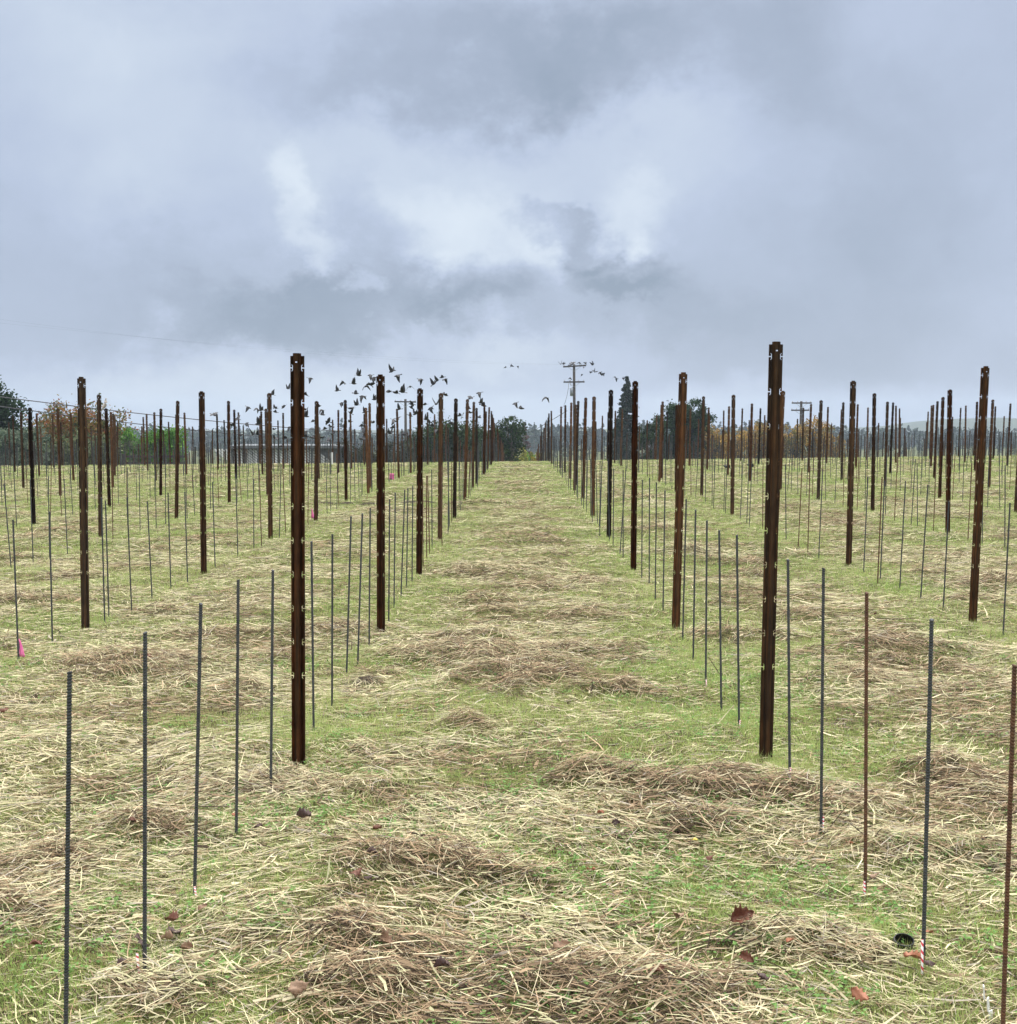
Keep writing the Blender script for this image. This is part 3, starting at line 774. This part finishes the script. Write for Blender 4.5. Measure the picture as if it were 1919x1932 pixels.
tiny = [conv(3, a, b) for a, b in ((1642,207),(1708,183),(1787,202))] + [conv(4, a, b) for a, b in ((617,168),(640,165),(752,157),(838,152),(733,178),(885,210),(866,297),(722,332),(915,155),(983,170),(999,172),(960,263),(1009,250),(1036,258),(1075,269),(1113,285),(1254,320),(1270,342),(1348,342))]
tiny.sort()
for i, (px, py) in enumerate(tiny):
    c = random.choice('UDGF'); p = at(px, py, 118 + random.uniform(-3, 3))
    o = nobj("bird", BM[c], category="bird", group="distant birds round the tall power pole", label=f"tiny distant dark bird, {ordn(i + 1)} from the left near the tall power pole")
    o.location = p; o.rotation_euler = (random.gauss(0, .4), random.gauss(0, .5) - .6, random.uniform(0, 6)); s = random.uniform(1.3, 1.9); o.scale = (s, s, s)
for (zx, zy, lb) in ((712, 1030, "black bird low over the grass between rods, right of centre"), (935, 1018, "small black bird at the foot of a post right of centre")):
    px, py = conv(5, zx, zy); g_ = ground_hit(px, py + 4)
    o = nobj("bird", BM['F'], category="bird", group="birds near the ground", label=lb)
    o.location = (g_.x, g_.y, tz(g_.x, g_.y) + .09); o.rotation_euler = (0, -.3, math.pi + .3); o.scale = (1.2,) * 3
# pale dove-like bird perched on a post top
bx, by, bdx, bsc = posts[(-4, 5)]
m = MB()
m.tube([(-.19, 0, -.10), (-.12, 0, -.03), (-.05, 0, .04), (.0, 0, .11), (.035, 0, .17), (.045, 0, .215), (.055, 0, .25), (.06, 0, .275), (.075, 0, .285), (.105, 0, .27)],
       [.008, .022, .05, .068, .06, .036, .031, .033, .02, .003], 12)
for sgn in (-1, 1):
    m.tube([(-.14, sgn * .03, -.05), (-.08, sgn * .05, .03), (-.01, sgn * .062, .12), (.02, sgn * .05, .17)], [.006, .018, .022, .008], 8)
    m.tube([(.0, sgn * .022, .06), (.005, sgn * .022, -.01)], [.010, .005], 6)
o = m.build("perched_bird", PALEBIRD, smooth=True, category="bird", label="pale bird perched on top of a post at the left")
o.location = (bx + bdx, by, float(macro(bx, by)) + PH * bsc + .015); o.rotation_euler = (0, R(-12), R(28)); o.scale = (.58,) * 3

# ------------------------------------------------------------------ utility poles and wires
def pole(px, topy, Y, arms, lb, lean=0, extras=False):
    t = at(px, topy, Y); g_ = float(macro(t.x, Y)); h = t.z - g_
    e = empty("utility_pole", (t.x, Y, g_), 0, category="power pole", label=lb, group="wooden power poles beyond the field")
    e.rotation_euler = (0, lean, 0)
    m = MB(); m.tube([(0, 0, -.4), (0, 0, h)], [.19, .135], 12); m.build("pole_shaft", WOOD, e, True)
    out = []
    for (dz, w, off, tilt) in arms:
        z = h - dz
        m = MB(); m.box((off, -.2, z), (w, .13, .15), Matrix.Rotation(tilt, 3, 'Y')); a = m.build("crossarm", WOOD, e)
        b = MB()
        for s in (-1, 1): b.tube([(off + s * w * .28, -.2, z - .06 - tilt * s * w * .28), (0, -.16, z - .55)], .018, 6)
        b.build("arm_brace", METAL, e)
        for s in (-.46, -.2, .22, .46):
            i_ = MB(); zz = z - math.tan(tilt) * s * w + .075
            i_.tube([(off + s * w, -.2, zz), (off + s * w, -.2, zz + .05), (off + s * w, -.2, zz + .09), (off + s * w, -.2, zz + .14)], [.02, .045, .04, .02], 8)
            i_.build("insulator", GLASSY, e)
            out.append(Vector((t.x + off + s * w, Y - .2, g_ + zz + .14)))
    if extras:
        b = MB(); b.tube([(-.30, -.3, h - 3.4), (-.30, -.3, h - 3.35), (-.30, -.3, h - 2.6), (-.30, -.3, h - 2.55)], [.10, .17, .17, .09], 12); b.build("transformer", METAL, e, True)
        b = MB(); b.tube([(-.34, -.2, h - 2.3), (-.42, -.25, h - 1.7)], .03, 8); b.tube([(-.62, -.2, h - 2.6), (-.6, -.25, h - 1.9)], .02, 8); b.build("fuse_cutout", GLASSY, e)
        b = MB(); b.tube([(-.62, -.2, h - 2.5), (-.75, -.2, h - 3.2), (-1.0, -.2, h - 4.1), (-1.25, 0, h - 4.6)], .02, 6); b.tube([(-.15, -.2, h - 2.5), (-.5, -.2, h - 2.6)], .03, 6); b.build("drop_wire", WIRE, e)
    return e, out, Vector((t.x, Y, g_)), h
e1, ins1, b1, h1 = pole(1086, 687, 120, [(.22, 2.45, .05, -.05), (1.9, 2.25, -.02, 0)], "tall two-armed wooden power pole just right of the aisle", -.012, True)
e2, ins2, b2, h2 = pole(765, 753, 125, [(.3, 2.4, 0, .02)], "one-armed wooden power pole left of the aisle behind posts")
e3, ins3, b3, h3 = pole(1512, 757, 125, [(.2, 2.2, 0, 0), (1.0, 2.0, -.15, 0)], "small two-armed power pole at right over the brown trees")
e4, ins4, b4, h4 = pole(-60, 600, 66, [(.2, 2.4, 0, 0)], "near wooden power pole beyond the left picture edge")
def wire(a, b, sag, rad, lb, n=28):
    m = MB(); a = Vector(a); b = Vector(b)
    pts = [a.lerp(b, i / n) - Vector((0, 0, sag * 4 * (i / n) * (1 - i / n))) for i in range(n + 1)]
    m.tube(pts, rad, 5); m.build("overhead_wire", WIRE, category="wire", group="overhead wires", label=lb)
wire(ins4[0], ins1[0], .5, .0022, "topmost faint overhead wire crossing the sky at left")
wire(ins4[3], ins1[3], .9, .0022, "faint overhead wire just below the topmost one")
wire((b4.x, 66, b4.z + h4 - 4.4), at(1086, 822, 119.7), 1.0, .03, "upper of two dark cables descending from the left tree")
wire((b4.x, 66, b4.z + h4 - 4.95), at(1086, 840, 119.7), 1.15, .03, "lower of two dark cables descending from the left tree")
wire(at(1070, 775, 119.6), at(880, 862, 210), .8, .03, "service wire slanting down left from the tall pole")
wire(at(1088, 815, 119.7), at(1512, 835, 124.8), 1.2, .025, "low cable sagging right from the tall pole")
wire(at(1512, 812, 124.8), at(2050, 812, 150), 1.0, .025, "far cable along the right horizon")

# ------------------------------------------------------------------ trees
def quads_from(cent, size, nrm_up=.0, r=None):
    r = r or rng
    n = len(cent)
    a = r.normal(size=(n, 3)); a /= np.linalg.norm(a, axis=1)[:, None]
    b = r.normal(size=(n, 3)); b -= (a * b).sum(1)[:, None] * a; b /= np.linalg.norm(b, axis=1)[:, None]
    a = a * size[:, None] * .5; b = b * size[:, None] * .32
    P = np.stack([cent - a, cent - b * .9, cent + a, cent + b * .9], 1)
    return P.reshape(-1, 3)
def crown_mesh(W, H, base, nclump, nleaf, size, pal, shape='round', fluff=.30, seed=0):
    r = np.random.default_rng(seed)
    if shape == 'cone':
        t = r.random(nclump) ** .8; hh = base + t * (H - base)
        rad = (1 - t) ** .85 * W / 2 * r.uniform(.45, 1.15, nclump); an = r.uniform(0, 6.283, nclump)
        cl = np.stack([np.cos(an) * rad, np.sin(an) * rad, hh - rad * .25], 1)
        cr = (W * .13 * (1.15 - t))[:, None] * np.array([1, 1, .55])
    else:
        d = r.normal(size=(nclump, 3)); d /= np.linalg.norm(d, axis=1)[:, None]; d = np.sign(d) * np.abs(d) ** .72
        q = r.random(nclump) ** .45 * r.uniform(.75, 1.08, nclump)
        cl = d * q[:, None] * np.array([W / 2, W / 2 * .9, (H - base) / 2]) * .90
        cl[:, 2] += (H + base) / 2
        if shape == 'flat': cl[:, 2] = np.maximum(cl[:, 2], base)
        cr = np.full((nclump, 3), W * fluff * .32) * r.uniform(.55, 1.2, nclump)[:, None]
    per = max(1, nleaf // nclump)
    c = np.repeat(cl, per, 0) + r.normal(size=(nclump * per, 3)) * np.repeat(cr, per, 0) * .62
    s = r.uniform(.6, 1.3, len(c)) * size
    P = quads_from(c, s, r=r)
    pal = np.array(pal); tone = np.repeat(r.integers(0, len(pal), nclump), per)
    mix_ = r.random(len(c)) < .3; tone = np.where(mix_, r.integers(0, len(pal), len(c)), tone)
    col = pal[tone] * r.uniform(.6, 1.35, len(c))[:, None]
    return P, np.repeat(col, 4, 0), cl
def tree(name, px, topy, Y, W, basefrac, ncl, nlf, size, pal, lb, cat="tree", shape='round', bark=BARK, seed=1, group=None, fluff=.3, H=None, limbs=9):
    t = at(px, topy, Y); g_ = float(macro(t.x, Y)); H = H or (t.z - g_)
    e = empty(name, (t.x, Y, g_), 0, category=cat, label=lb)
    if group: e["group"] = group
    P, col, cl = crown_mesh(W * 1.12, H * 1.02, H * basefrac, int(ncl * 1.5), int(nlf * 1.7), size * 1.35, pal, shape, fluff, seed)
    nobj("crown", npmesh("crown", P, np.arange(len(P)).reshape(-1, 4), LEAF, col), e)
    q = random.Random(seed); m = MB(); r0 = .03 * H + .05
    tr = [(0, 0, -.4), (q.uniform(-.05, .05), 0, H * .2), (q.uniform(-.1, .1) * H * .1, 0, H * .45), (0, 0, H * (.9 if shape == 'cone' else .62))]
    m.tube(tr, [r0, r0 * .8, r0 * .6, r0 * .15], 8)
    for k in range(limbs):
        c = Vector(cl[q.randrange(len(cl))]); st = Vector((0, 0, H * q.uniform(.15, .5) if shape != 'cone' else max(.1, c.z + .1)))
        mid = st.lerp(c, .5) + Vector((0, 0, -.04 * H if shape != 'cone' else 0))
        m.tube([st, mid, c], [r0 * .4, r0 * .25, r0 * .07], 6)
    m.build("trunk", bark, e, True)
    return e
DG = [(.009, .028, .007), (.016, .046, .010), (.030, .066, .016)]
DG2 = [(.014, .032, .008), (.026, .052, .012), (.044, .072, .018)]
GREEN = [(.10, .24, .03), (.16, .32, .04), (.06, .16, .02)]
OLIVE = [(.10, .125, .05), (.15, .17, .08), (.065, .08, .04)]
GREYG = [(.13, .17, .11), (.08, .12, .08), (.19, .23, .16)]
AUT = [(.24, .09, .03), (.18, .14, .03), (.11, .13, .03), (.28, .14, .035), (.08, .10, .03)]
BROWN = [(.36, .22, .06), (.44, .28, .08), (.25, .18, .06), (.19, .17, .06)]
YEL = [(.30, .30, .06), (.38, .36, .08), (.18, .22, .05)]
CON = [(.016, .032, .020), (.026, .045, .028), (.04, .06, .036)]
REDB = [(.10, .05, .04), (.13, .07, .055), (.08, .05, .04)]
tree("dark_evergreen_tree", -22, 716, 70, 3.6, .1, 90, 9000, .17, DG, "dark evergreen tree at the far left edge", seed=2)
tree("grey_green_bush", 30, 800, 64, 3.4, .02, 60, 5000, .13, GREYG, "grey-green bush below the dark tree at the left edge", "bush", seed=3)
tree("grey_green_bush", -30, 806, 66, 3.2, .02, 40, 3000, .13, GREYG, "grey-green bush cut by the left picture edge", "bush", seed=33)
tree("autumn_tree", 122, 757, 74, 5.4, .05, 110, 7000, .15, AUT, "reddish autumn tree behind the left posts", seed=4, fluff=.28, limbs=26)
tree("autumn_tree", 198, 772, 76, 4.0, .05, 70, 3800, .15, AUT, "smaller sparse autumn tree right of the reddish one", seed=5, fluff=.3, limbs=22)
tree("olive_shrub", 165, 822, 70, 5.2, .02, 60, 4200, .14, OLIVE, "low olive shrub under the autumn trees", "shrub", seed=6)
tree("olive_shrub", 85, 828, 69, 3.4, .02, 40, 2800, .14, OLIVE, "dull olive shrub between grey bush and autumn tree", "shrub", seed=61)
tree("green_shrub", 262, 806, 74, 2.8, .02, 60, 5200, .13, GREEN, "left fresh green shrub right of the autumn trees", "shrub", seed=7)
tree("green_shrub", 312, 803, 75, 3.0, .02, 60, 5200, .13, GREEN, "right fresh green shrub beside the pale shed", "shrub", seed=8)
tree("spreading_evergreen", 862, 787, 86, 5.4, .0, 110, 11000, .15, DG2, "wide dark evergreen behind the posts left of the aisle", seed=9)
tree("spreading_evergreen", 950, 783, 87, 3.3, .0, 70, 6500, .14, DG2, "dark evergreen with pointed top at the aisle's left end", seed=10)
tree("spreading_evergreen", 803, 815, 86, 3.0, .0, 50, 4200, .14, DG2, "lower dark evergreen at the left end of the wide one", seed=101)
tree("pointed_sapling", 965, 774, 86.5, 1.0, .3, 16, 500, .12, DG2, "slim shoot rising above the evergreen at the aisle's end", seed=102, limbs=5)
for i, (px, ty, w) in enumerate([(622, 838, 2.6), (662, 834, 3.0), (706, 836, 2.8), (748, 832, 2.8)]):
    tree("olive_hedge_shrub", px, ty, 80, w, .0, 40, 3200, .14, [(.035, .04, .018), (.05, .055, .025), (.07, .07, .035)], f"{ordn(i+1)} olive hedge shrub from the left, right of the striped shed", "shrub", seed=20 + i, group="hedge shrubs left of the aisle")
tree("tall_conifer", 1183, 716, 120, 3.6, .12, 120, 9000, .2, CON, "tall narrow conifer right of the tall power pole", "conifer", seed=11, shape='cone', limbs=20)
tree("tall_conifer", 1170, 770, 118, 2.6, .1, 60, 4000, .2, CON, "shorter conifer leaning on the tall conifer's left side", "conifer", seed=111, shape='cone', limbs=10)
tree("broad_dark_tree", 1275, 745, 98, 3.2, .05, 80, 8000, .16, DG, "left half of two broad dark evergreens right of centre", seed=12)
tree("broad_dark_tree", 1312, 740, 99, 3.4, .05, 80, 8000, .16, DG, "taller right one of two broad dark evergreens", seed=13)
tree("broad_dark_tree", 1236, 785, 96, 2.6, .0, 50, 4500, .16, DG2, "low dark evergreen left of the two broad ones", seed=14)
for i, (px, ty, w, y) in enumerate([(1350, 800, 2.6, 96), (1385, 806, 3.2, 95), (1428, 788, 3.2, 97), (1465, 808, 2.6, 98), (1500, 797, 2.4, 96), (1538, 786, 3.6, 97), (1572, 808, 2.6, 98)]):
    tree("brown_deciduous_tree", px, ty, y, w, .08, 45, 2300, .15, BROWN, f"{ordn(i+1)} brown half-bare tree from the left, right of the dark evergreens", seed=30 + i, group="brown half-bare trees", fluff=.3, limbs=22)
tree("yellow_shrub", 978, 846, 100, 2.0, .0, 30, 1800, .14, YEL, "pale yellow-green shrub at the aisle's far end, left", "shrub", seed=15)
tree("yellow_shrub", 1012, 846, 98, 1.9, .0, 30, 1800, .14, [(.30, .24, .03), (.24, .22, .04), (.16, .17, .03)], "bright yellow shrub at the aisle's far end, right", "shrub", seed=16)
tree("olive_shrub", 995, 853, 104, 2.2, .0, 30, 1800, .14, GREEN, "green shrub between the two yellow shrubs", "shrub", seed=17)
tree("bare_red_tree", 989, 797, 170, 3.4, .05, 40, 2600, .22, REDB, "reddish bare tree behind the aisle's far end", seed=18, shape='cone')
# distant conifers: a handful of individual ones in front of the far wood
CONS = [(1008,797),(1020,803),(1031,792),(1042,806),(1052,812),(1071,797),(1083,803),(1101,790),(1112,806),(1125,826),(1138,832),(1150,828),
        (452,804),(470,808),(486,806),(430,822),(505,822),(528,828),(558,815),(590,812),(628,797),(645,788),(662,800),(684,796),(720,812),(740,806),(772,812),(785,822),
        (352,826),(372,818),(392,822),(410,828),(1222,800),(1590,822),(1607,815),(1640,826),(1672,820),(1700,824),(1735,828),(1768,818),(1801,812),(1830,824),(1858,815),(1886,820),(1910,812),(1345,812),(1470,822)]
conm = []
for v in range(5):
    P, col, cl = crown_mesh(4.6 + v * .35, 13, 1.0, 60, 1900, .42, CON, 'cone', .3, 200 + v)
    mt = MB(); mt.tube([(0, 0, -3), (0, 0, 6), (0, 0, 12.6)], [.22, .14, .02], 7)
    conm.append((npmesh("crown", P, np.arange(len(P)).reshape(-1, 4), LEAF, col), mt.mesh("trunk", BARK, True)))
CONS.sort()
for i, (px, ty) in enumerate(CONS):
    Y = random.uniform(400, 500); t = at(px, ty, Y); g_ = float(macro(t.x, Y)); s = max(.3, (t.z - g_) / 13)
    e = empty("distant_conifer", (t.x, Y, g_), random.uniform(0, 6), category="conifer", group="distant conifers on the horizon", label=f"blue-grey distant conifer, {ordn(i+1)} from the left along the horizon")
    cm, tm = conm[i % 5]; nobj("crown", cm, e); nobj("trunk", tm, e); sx = s * random.uniform(.75, 1.1); e.scale = (sx, sx, s)
PP = []; CC = []
wr = np.random.default_rng(5)
for i in range(800):
    Y = wr.uniform(500, 640); x = wr.uniform(-.53, .53) * Y
    g_ = float(macro(x, Y)); Ht = wr.uniform(8.5, 12.0) + 1.5 * math.sin(x * .02) + 1.0 * math.sin(x * .11) 
    P, col, cl = crown_mesh(wr.uniform(7, 12), Ht, 0.3, 14, 180, 1.5, CON if wr.random() < .65 else DG2, 'cone' if wr.random() < .6 else 'round', .45, 1000 + i)
    P = P + np.array([x, Y, g_]); PP.append(P); CC.append(col)
P = np.concatenate(PP); col = np.concatenate(CC)
nobj("distant_wood", npmesh("distant_wood", P, np.arange(len(P)).reshape(-1, 4), LEAF, col), kind="stuff", category="wood", label="dark wood massed along the horizon beyond the vineyard")
# far hills at the right
hx = np.linspace(-700, 1100, 160); HV = []
hh = lambda x: -14 + 15 * np.exp(-((x - 500) / 85) ** 2) + 4 * np.exp(-((x - 380) / 120) ** 2)
rows = []
for j, (yy, f) in enumerate([(900, 0), (980, .45), (1080, .8), (1200, 1.0), (1320, .6), (1450, 0)]):
    zz = -14 + (hh(hx) + 14) * f + (fbm(hx / 60, np.full_like(hx, j * .7), 40, 3) - .5) * 6 * (f > 0)
    rows.append(np.stack([hx, np.full_like(hx, yy), zz - (.5 if f == 0 else 0)], -1))
HV = np.concatenate(rows); n = len(hx); idx = np.arange(len(HV)).reshape(6, n)
fc = np.stack([idx[:-1, :-1], idx[:-1, 1:], idx[1:, 1:], idx[1:, :-1]], -1).reshape(-1, 4)
nobj("hills", npmesh("hills", HV, fc, simple("wooded_hill", (.02, .035, .02), (.05, .065, .035), .05, .95), None, True), kind="structure", label="low wooded hills far off at the right")

# ------------------------------------------------------------------ shed with slanted white slats, small fence
YS = 78
a = at(438, 843, YS); b = at(640, 843, YS)
g_ = float(macro((a.x + b.x) / 2, YS)); L = b.x - a.x; top = a.z
e = empty("long_low_shed", ((a.x + b.x) / 2, YS, g_), 0, category="shed", label="long low shed with slanted white slats behind the left rows")
Hs = top - g_
GREYW = simple("grey_board", (.10, .10, .105), (.17, .17, .17), 4, .8); SLAT = simple("white_slat", (.66, .66, .66), (.78, .78, .78), 4, .7)
m = MB(); m.box((0, 2, Hs / 2), (L, 4, Hs - .02)); m.build("wall", GREYW, e)
m = MB(); m.box((0, 1.9, Hs + .05), (L + .5, 4.6, .10)); m.box((0, -.42, Hs - .02), (L + .5, .06, .16)); m.build("roof", simple("dull_roof_metal", (.12, .13, .14), (.2, .21, .22), 5, .6, .3), e)
m = MB(); x = -L / 2 + .2
while x < L / 2 - .3:
    Mx = Matrix.Rotation(R(-52), 3, 'Y'); ln = (Hs - .25) / math.sin(R(38))
    m.box((x, -.05, Hs / 2 - .05), (.11, .05, ln), Mx); x += .25
sl = m.build("slat_screen", SLAT, e)
m = MB()
for i in range(9): m.box((-L / 2 + i * L / 8, -.14, Hs / 2), (.10, .10, Hs - .1))
m.build("support_posts", GREYW, e, label="row of upright supports")
p1 = at(232, 858, 68); g1 = float(macro(p1.x, 68)); L = (at(352, 858, 68).x - p1.x); hf = p1.z - g1
e = empty("wooden_fence", (p1.x, 68, g1), 0, category="fence", label="dark low wooden fence in front of the green shrubs")
for i in range(7):
    m = MB(); m.box((L * i / 6, 0, hf / 2), (.12, .12, hf + .1)); m.build("fence_post", WOOD, e)
for zz in (.35, .7, .97):
    m = MB(); m.box((L / 2, -.08, hf * zz - .06), (L, .04, .14)); m.build("rail", WOOD, e)

# ------------------------------------------------------------------ haze
def make_haze():
    m = bpy.data.materials.new("thin_haze"); m.use_nodes = True; nt = m.node_tree
    nt.nodes.remove(nt.nodes['Principled BSDF'])
    v = nt.nodes.new('ShaderNodeVolumePrincipled'); v.inputs['Color'].default_value = (.74, .86, 1.0, 1); v.inputs['Density'].default_value = .0004
    v.inputs['Anisotropy'].default_value = .2
    nt.links.new(v.outputs[0], nt.nodes['Material Output'].inputs['Volume'])
    mb = MB(); mb.box((100, 600, 4), (2400, 1940, 46))
    mb.build("haze", m, kind="stuff", category="haze", label="thin blue-grey air haze over the far trees")
make_haze()

# ------------------------------------------------------------------ sky and light
SUN_EL, SUN_AZ = R(52), R(25)
w = bpy.data.worlds.new("World"); SC.world = w; w.use_nodes = True; nt = w.node_tree
nt.nodes.clear()
out = nt.nodes.new('ShaderNodeOutputWorld'); bg = nt.nodes.new('ShaderNodeBackground'); nt.links.new(bg.outputs[0], out.inputs[0])
sky = nt.nodes.new('ShaderNodeTexSky'); sky.sky_type = 'NISHITA'; sky.sun_disc = False; sky.sun_elevation = SUN_EL; sky.sun_rotation = SUN_AZ
sky.air_density = 1.0; sky.dust_density = 2.0
tc = nt.nodes.new('ShaderNodeTexCoord')
def vmath(op, a, b=None):
    n = nt.nodes.new('ShaderNodeVectorMath'); n.operation = op
    for k, v in ((0, a), (1, b)):
        if v is None: continue
        if isinstance(v, (tuple, Vector)): n.inputs[k].default_value = tuple(v)
        else: nt.links.new(v, n.inputs[k])
    return n
def fmath(op, a, b=None, c=None, clamp=False):
    n = nt.nodes.new('ShaderNodeMath'); n.operation = op; n.use_clamp = clamp
    for k, v in ((0, a), (1, b), (2, c)):
        if v is None: continue
        if isinstance(v, (int, float)): n.inputs[k].default_value = v
        else: nt.links.new(v, n.inputs[k])
    return n.outputs[0]
D = vmath('NORMALIZE', tc.outputs['Generated']).outputs[0]
# cloud coordinates: warp
st = vmath('MULTIPLY', D, (1, 1, 1.35)).outputs[0]
wn = noise(nt, 5.5, 6, st, .58); wv = vmath('SUBTRACT', wn.outputs['Color'], (.5, .5, .5)).outputs[0]
wv = vmath('MULTIPLY', wv, (.16, .16, .16)).outputs[0]
Dw = vmath('ADD', D, wv).outputs[0]
wn2 = noise(nt, 17, 9, st, .66); wv2 = vmath('SUBTRACT', wn2.outputs['Color'], (.5, .5, .5)).outputs[0]
Dw2 = vmath('ADD', Dw, vmath('MULTIPLY', wv2, (.085, .085, .085)).outputs[0]).outputs[0]
def blob(px, py, rx, ry, amp, sharp=.5, src=None):
    d = ray(px, py).normalized()
    diff = vmath('SUBTRACT', src or Dw2, d).outputs[0]
    sc_ = vmath('MULTIPLY', diff, (F / rx, 0, F / ry)).outputs[0]
    ln = vmath('LENGTH', sc_).outputs['Value']
    mr = nt.nodes.new('ShaderNodeMapRange'); mr.interpolation_type = 'SMOOTHSTEP'
    mr.inputs['From Min'].default_value = 1 + sharp; mr.inputs['From Max'].default_value = max(0, 1 - sharp)
    mr.inputs['To Min'].default_value = 0; mr.inputs['To Max'].default_value = amp
    nt.links.new(ln, mr.inputs['Value']); return mr.outputs['Result']
BL = [ # px, py, rx, ry, amplitude, softness
 (880,370,380,160,.11,.95),(850,420,130,85,.24,.65),(810,485,40,30,.14,.7),(1165,415,80,75,.26,.6),(1180,465,40,25,.12,.6),(985,455,36,50,.16,.7),(572,390,38,105,.25,.6),(568,515,24,26,.18,.7),(655,568,32,26,.30,.6),(775,622,20,22,.14,.7),
 (640,300,170,90,.10,.95),(920,660,110,30,.18,.8),(1180,640,120,40,.10,.9),(180,700,170,45,.22,.9),(560,730,240,60,.14,.9),(130,130,200,190,.17,.95),(300,30,180,60,.08,.95),(1000,790,1000,50,.20,.95),
 (1050,270,260,70,.08,.95),(270,370,70,60,.07,.9),(1330,310,170,60,.07,.95),
 (960,120,230,80,-.24,.6),(1250,130,240,60,-.12,.8),(640,470,60,110,-.10,.9),(1010,398,75,34,-.30,.5),(1085,465,60,40,-.28,.5),(1160,520,140,45,-.28,.5),(835,535,115,55,-.32,.5),(880,600,90,50,-.16,.7),(590,600,190,55,-.24,.6),(1180,590,200,55,-.18,.7),
 (690,430,36,110,-.14,.7),(440,590,200,90,-.14,.8),(1750,450,420,420,-.10,1.),(1500,350,200,260,-.06,.95),(60,480,250,220,-.10,.95),(1620,700,330,90,-.10,.9),(560,130,150,60,-.12,.8),(430,480,90,120,-.06,.9)]
tot = None
for bl in BL:
    o_ = blob(*bl); tot = o_ if tot is None else fmath('ADD', tot, o_)
fn = noise(nt, 6.0, 9, Dw, .55); f1 = fmath('MULTIPLY_ADD', fn.outputs[0], .44, -.22)
tot = fmath('ADD', tot, f1)
tot = fmath('MULTIPLY_ADD', tot, 1.0, .42)
cr = ramp(nt, [(0.0, (.26, .325, .42)), (.22, (.365, .43, .55)), (.42, (.455, .53, .68)), (.62, (.545, .625, .75)), (.85, (.68, .76, .85)), (1.0, (.82, .88, .93))])
nt.links.new(tot, cr.inputs[0])
# brighter overcast zenith (above the picture), as under real cloud
sz = nt.nodes.new('ShaderNodeSeparateXYZ'); nt.links.new(D, sz.inputs[0])
zb = nt.nodes.new('ShaderNodeMapRange'); zb.interpolation_type = 'SMOOTHSTEP'; zb.inputs['From Min'].default_value = .42; zb.inputs['From Max'].default_value = .85
zb.inputs['To Min'].default_value = 1; zb.inputs['To Max'].default_value = 5.0; nt.links.new(sz.outputs[2], zb.inputs['Value'])
nz = nt.nodes.new('ShaderNodeMapRange'); nz.inputs['From Min'].default_value = 1; nz.inputs['From Max'].default_value = 2.5; nt.links.new(zb.outputs[0], nz.inputs['Value'])
neutral = mixc(nt, nz.outputs[0], cr.outputs[0], (.65, .65, .635))
cl = vmath('SCALE', neutral); nt.links.new(zb.outputs[0], cl.inputs['Scale'])
SKY_STR = .10; CLOUD = .70
cl2 = vmath('SCALE', cl.outputs[0]); cl2.inputs['Scale'].default_value = CLOUD / SKY_STR
mix = nt.nodes.new('ShaderNodeMix'); mix.data_type = 'RGBA'; mix.inputs[0].default_value = .96
nt.links.new(sky.outputs[0], mix.inputs[6]); nt.links.new(cl2.outputs[0], mix.inputs[7]); nt.links.new(mix.outputs[2], bg.inputs[0]); bg.inputs[1].default_value = SKY_STR
ld = bpy.data.lights.new("sun", 'SUN'); ld.energy = 1.5; ld.angle = R(12); ld.color = (1, .97, .92)
lo = bpy.data.objects.new("sun", ld); link(lo)
sd = Vector((math.sin(SUN_AZ) * math.cos(SUN_EL), math.cos(SUN_AZ) * math.cos(SUN_EL), math.sin(SUN_EL)))
lo.rotation_euler = (-sd).to_track_quat('-Z', 'Y').to_euler(); lo.location = (0, 0, 40)
vs = SC.view_settings; vs.view_transform = 'Standard'; vs.look = 'None'; vs.exposure = .62; vs.gamma = 1
SC.cycles.use_denoising = True
SC.cycles.volume_bounces = 0; SC.cycles.max_bounces = 6; SC.cycles.transparent_max_bounces = 8
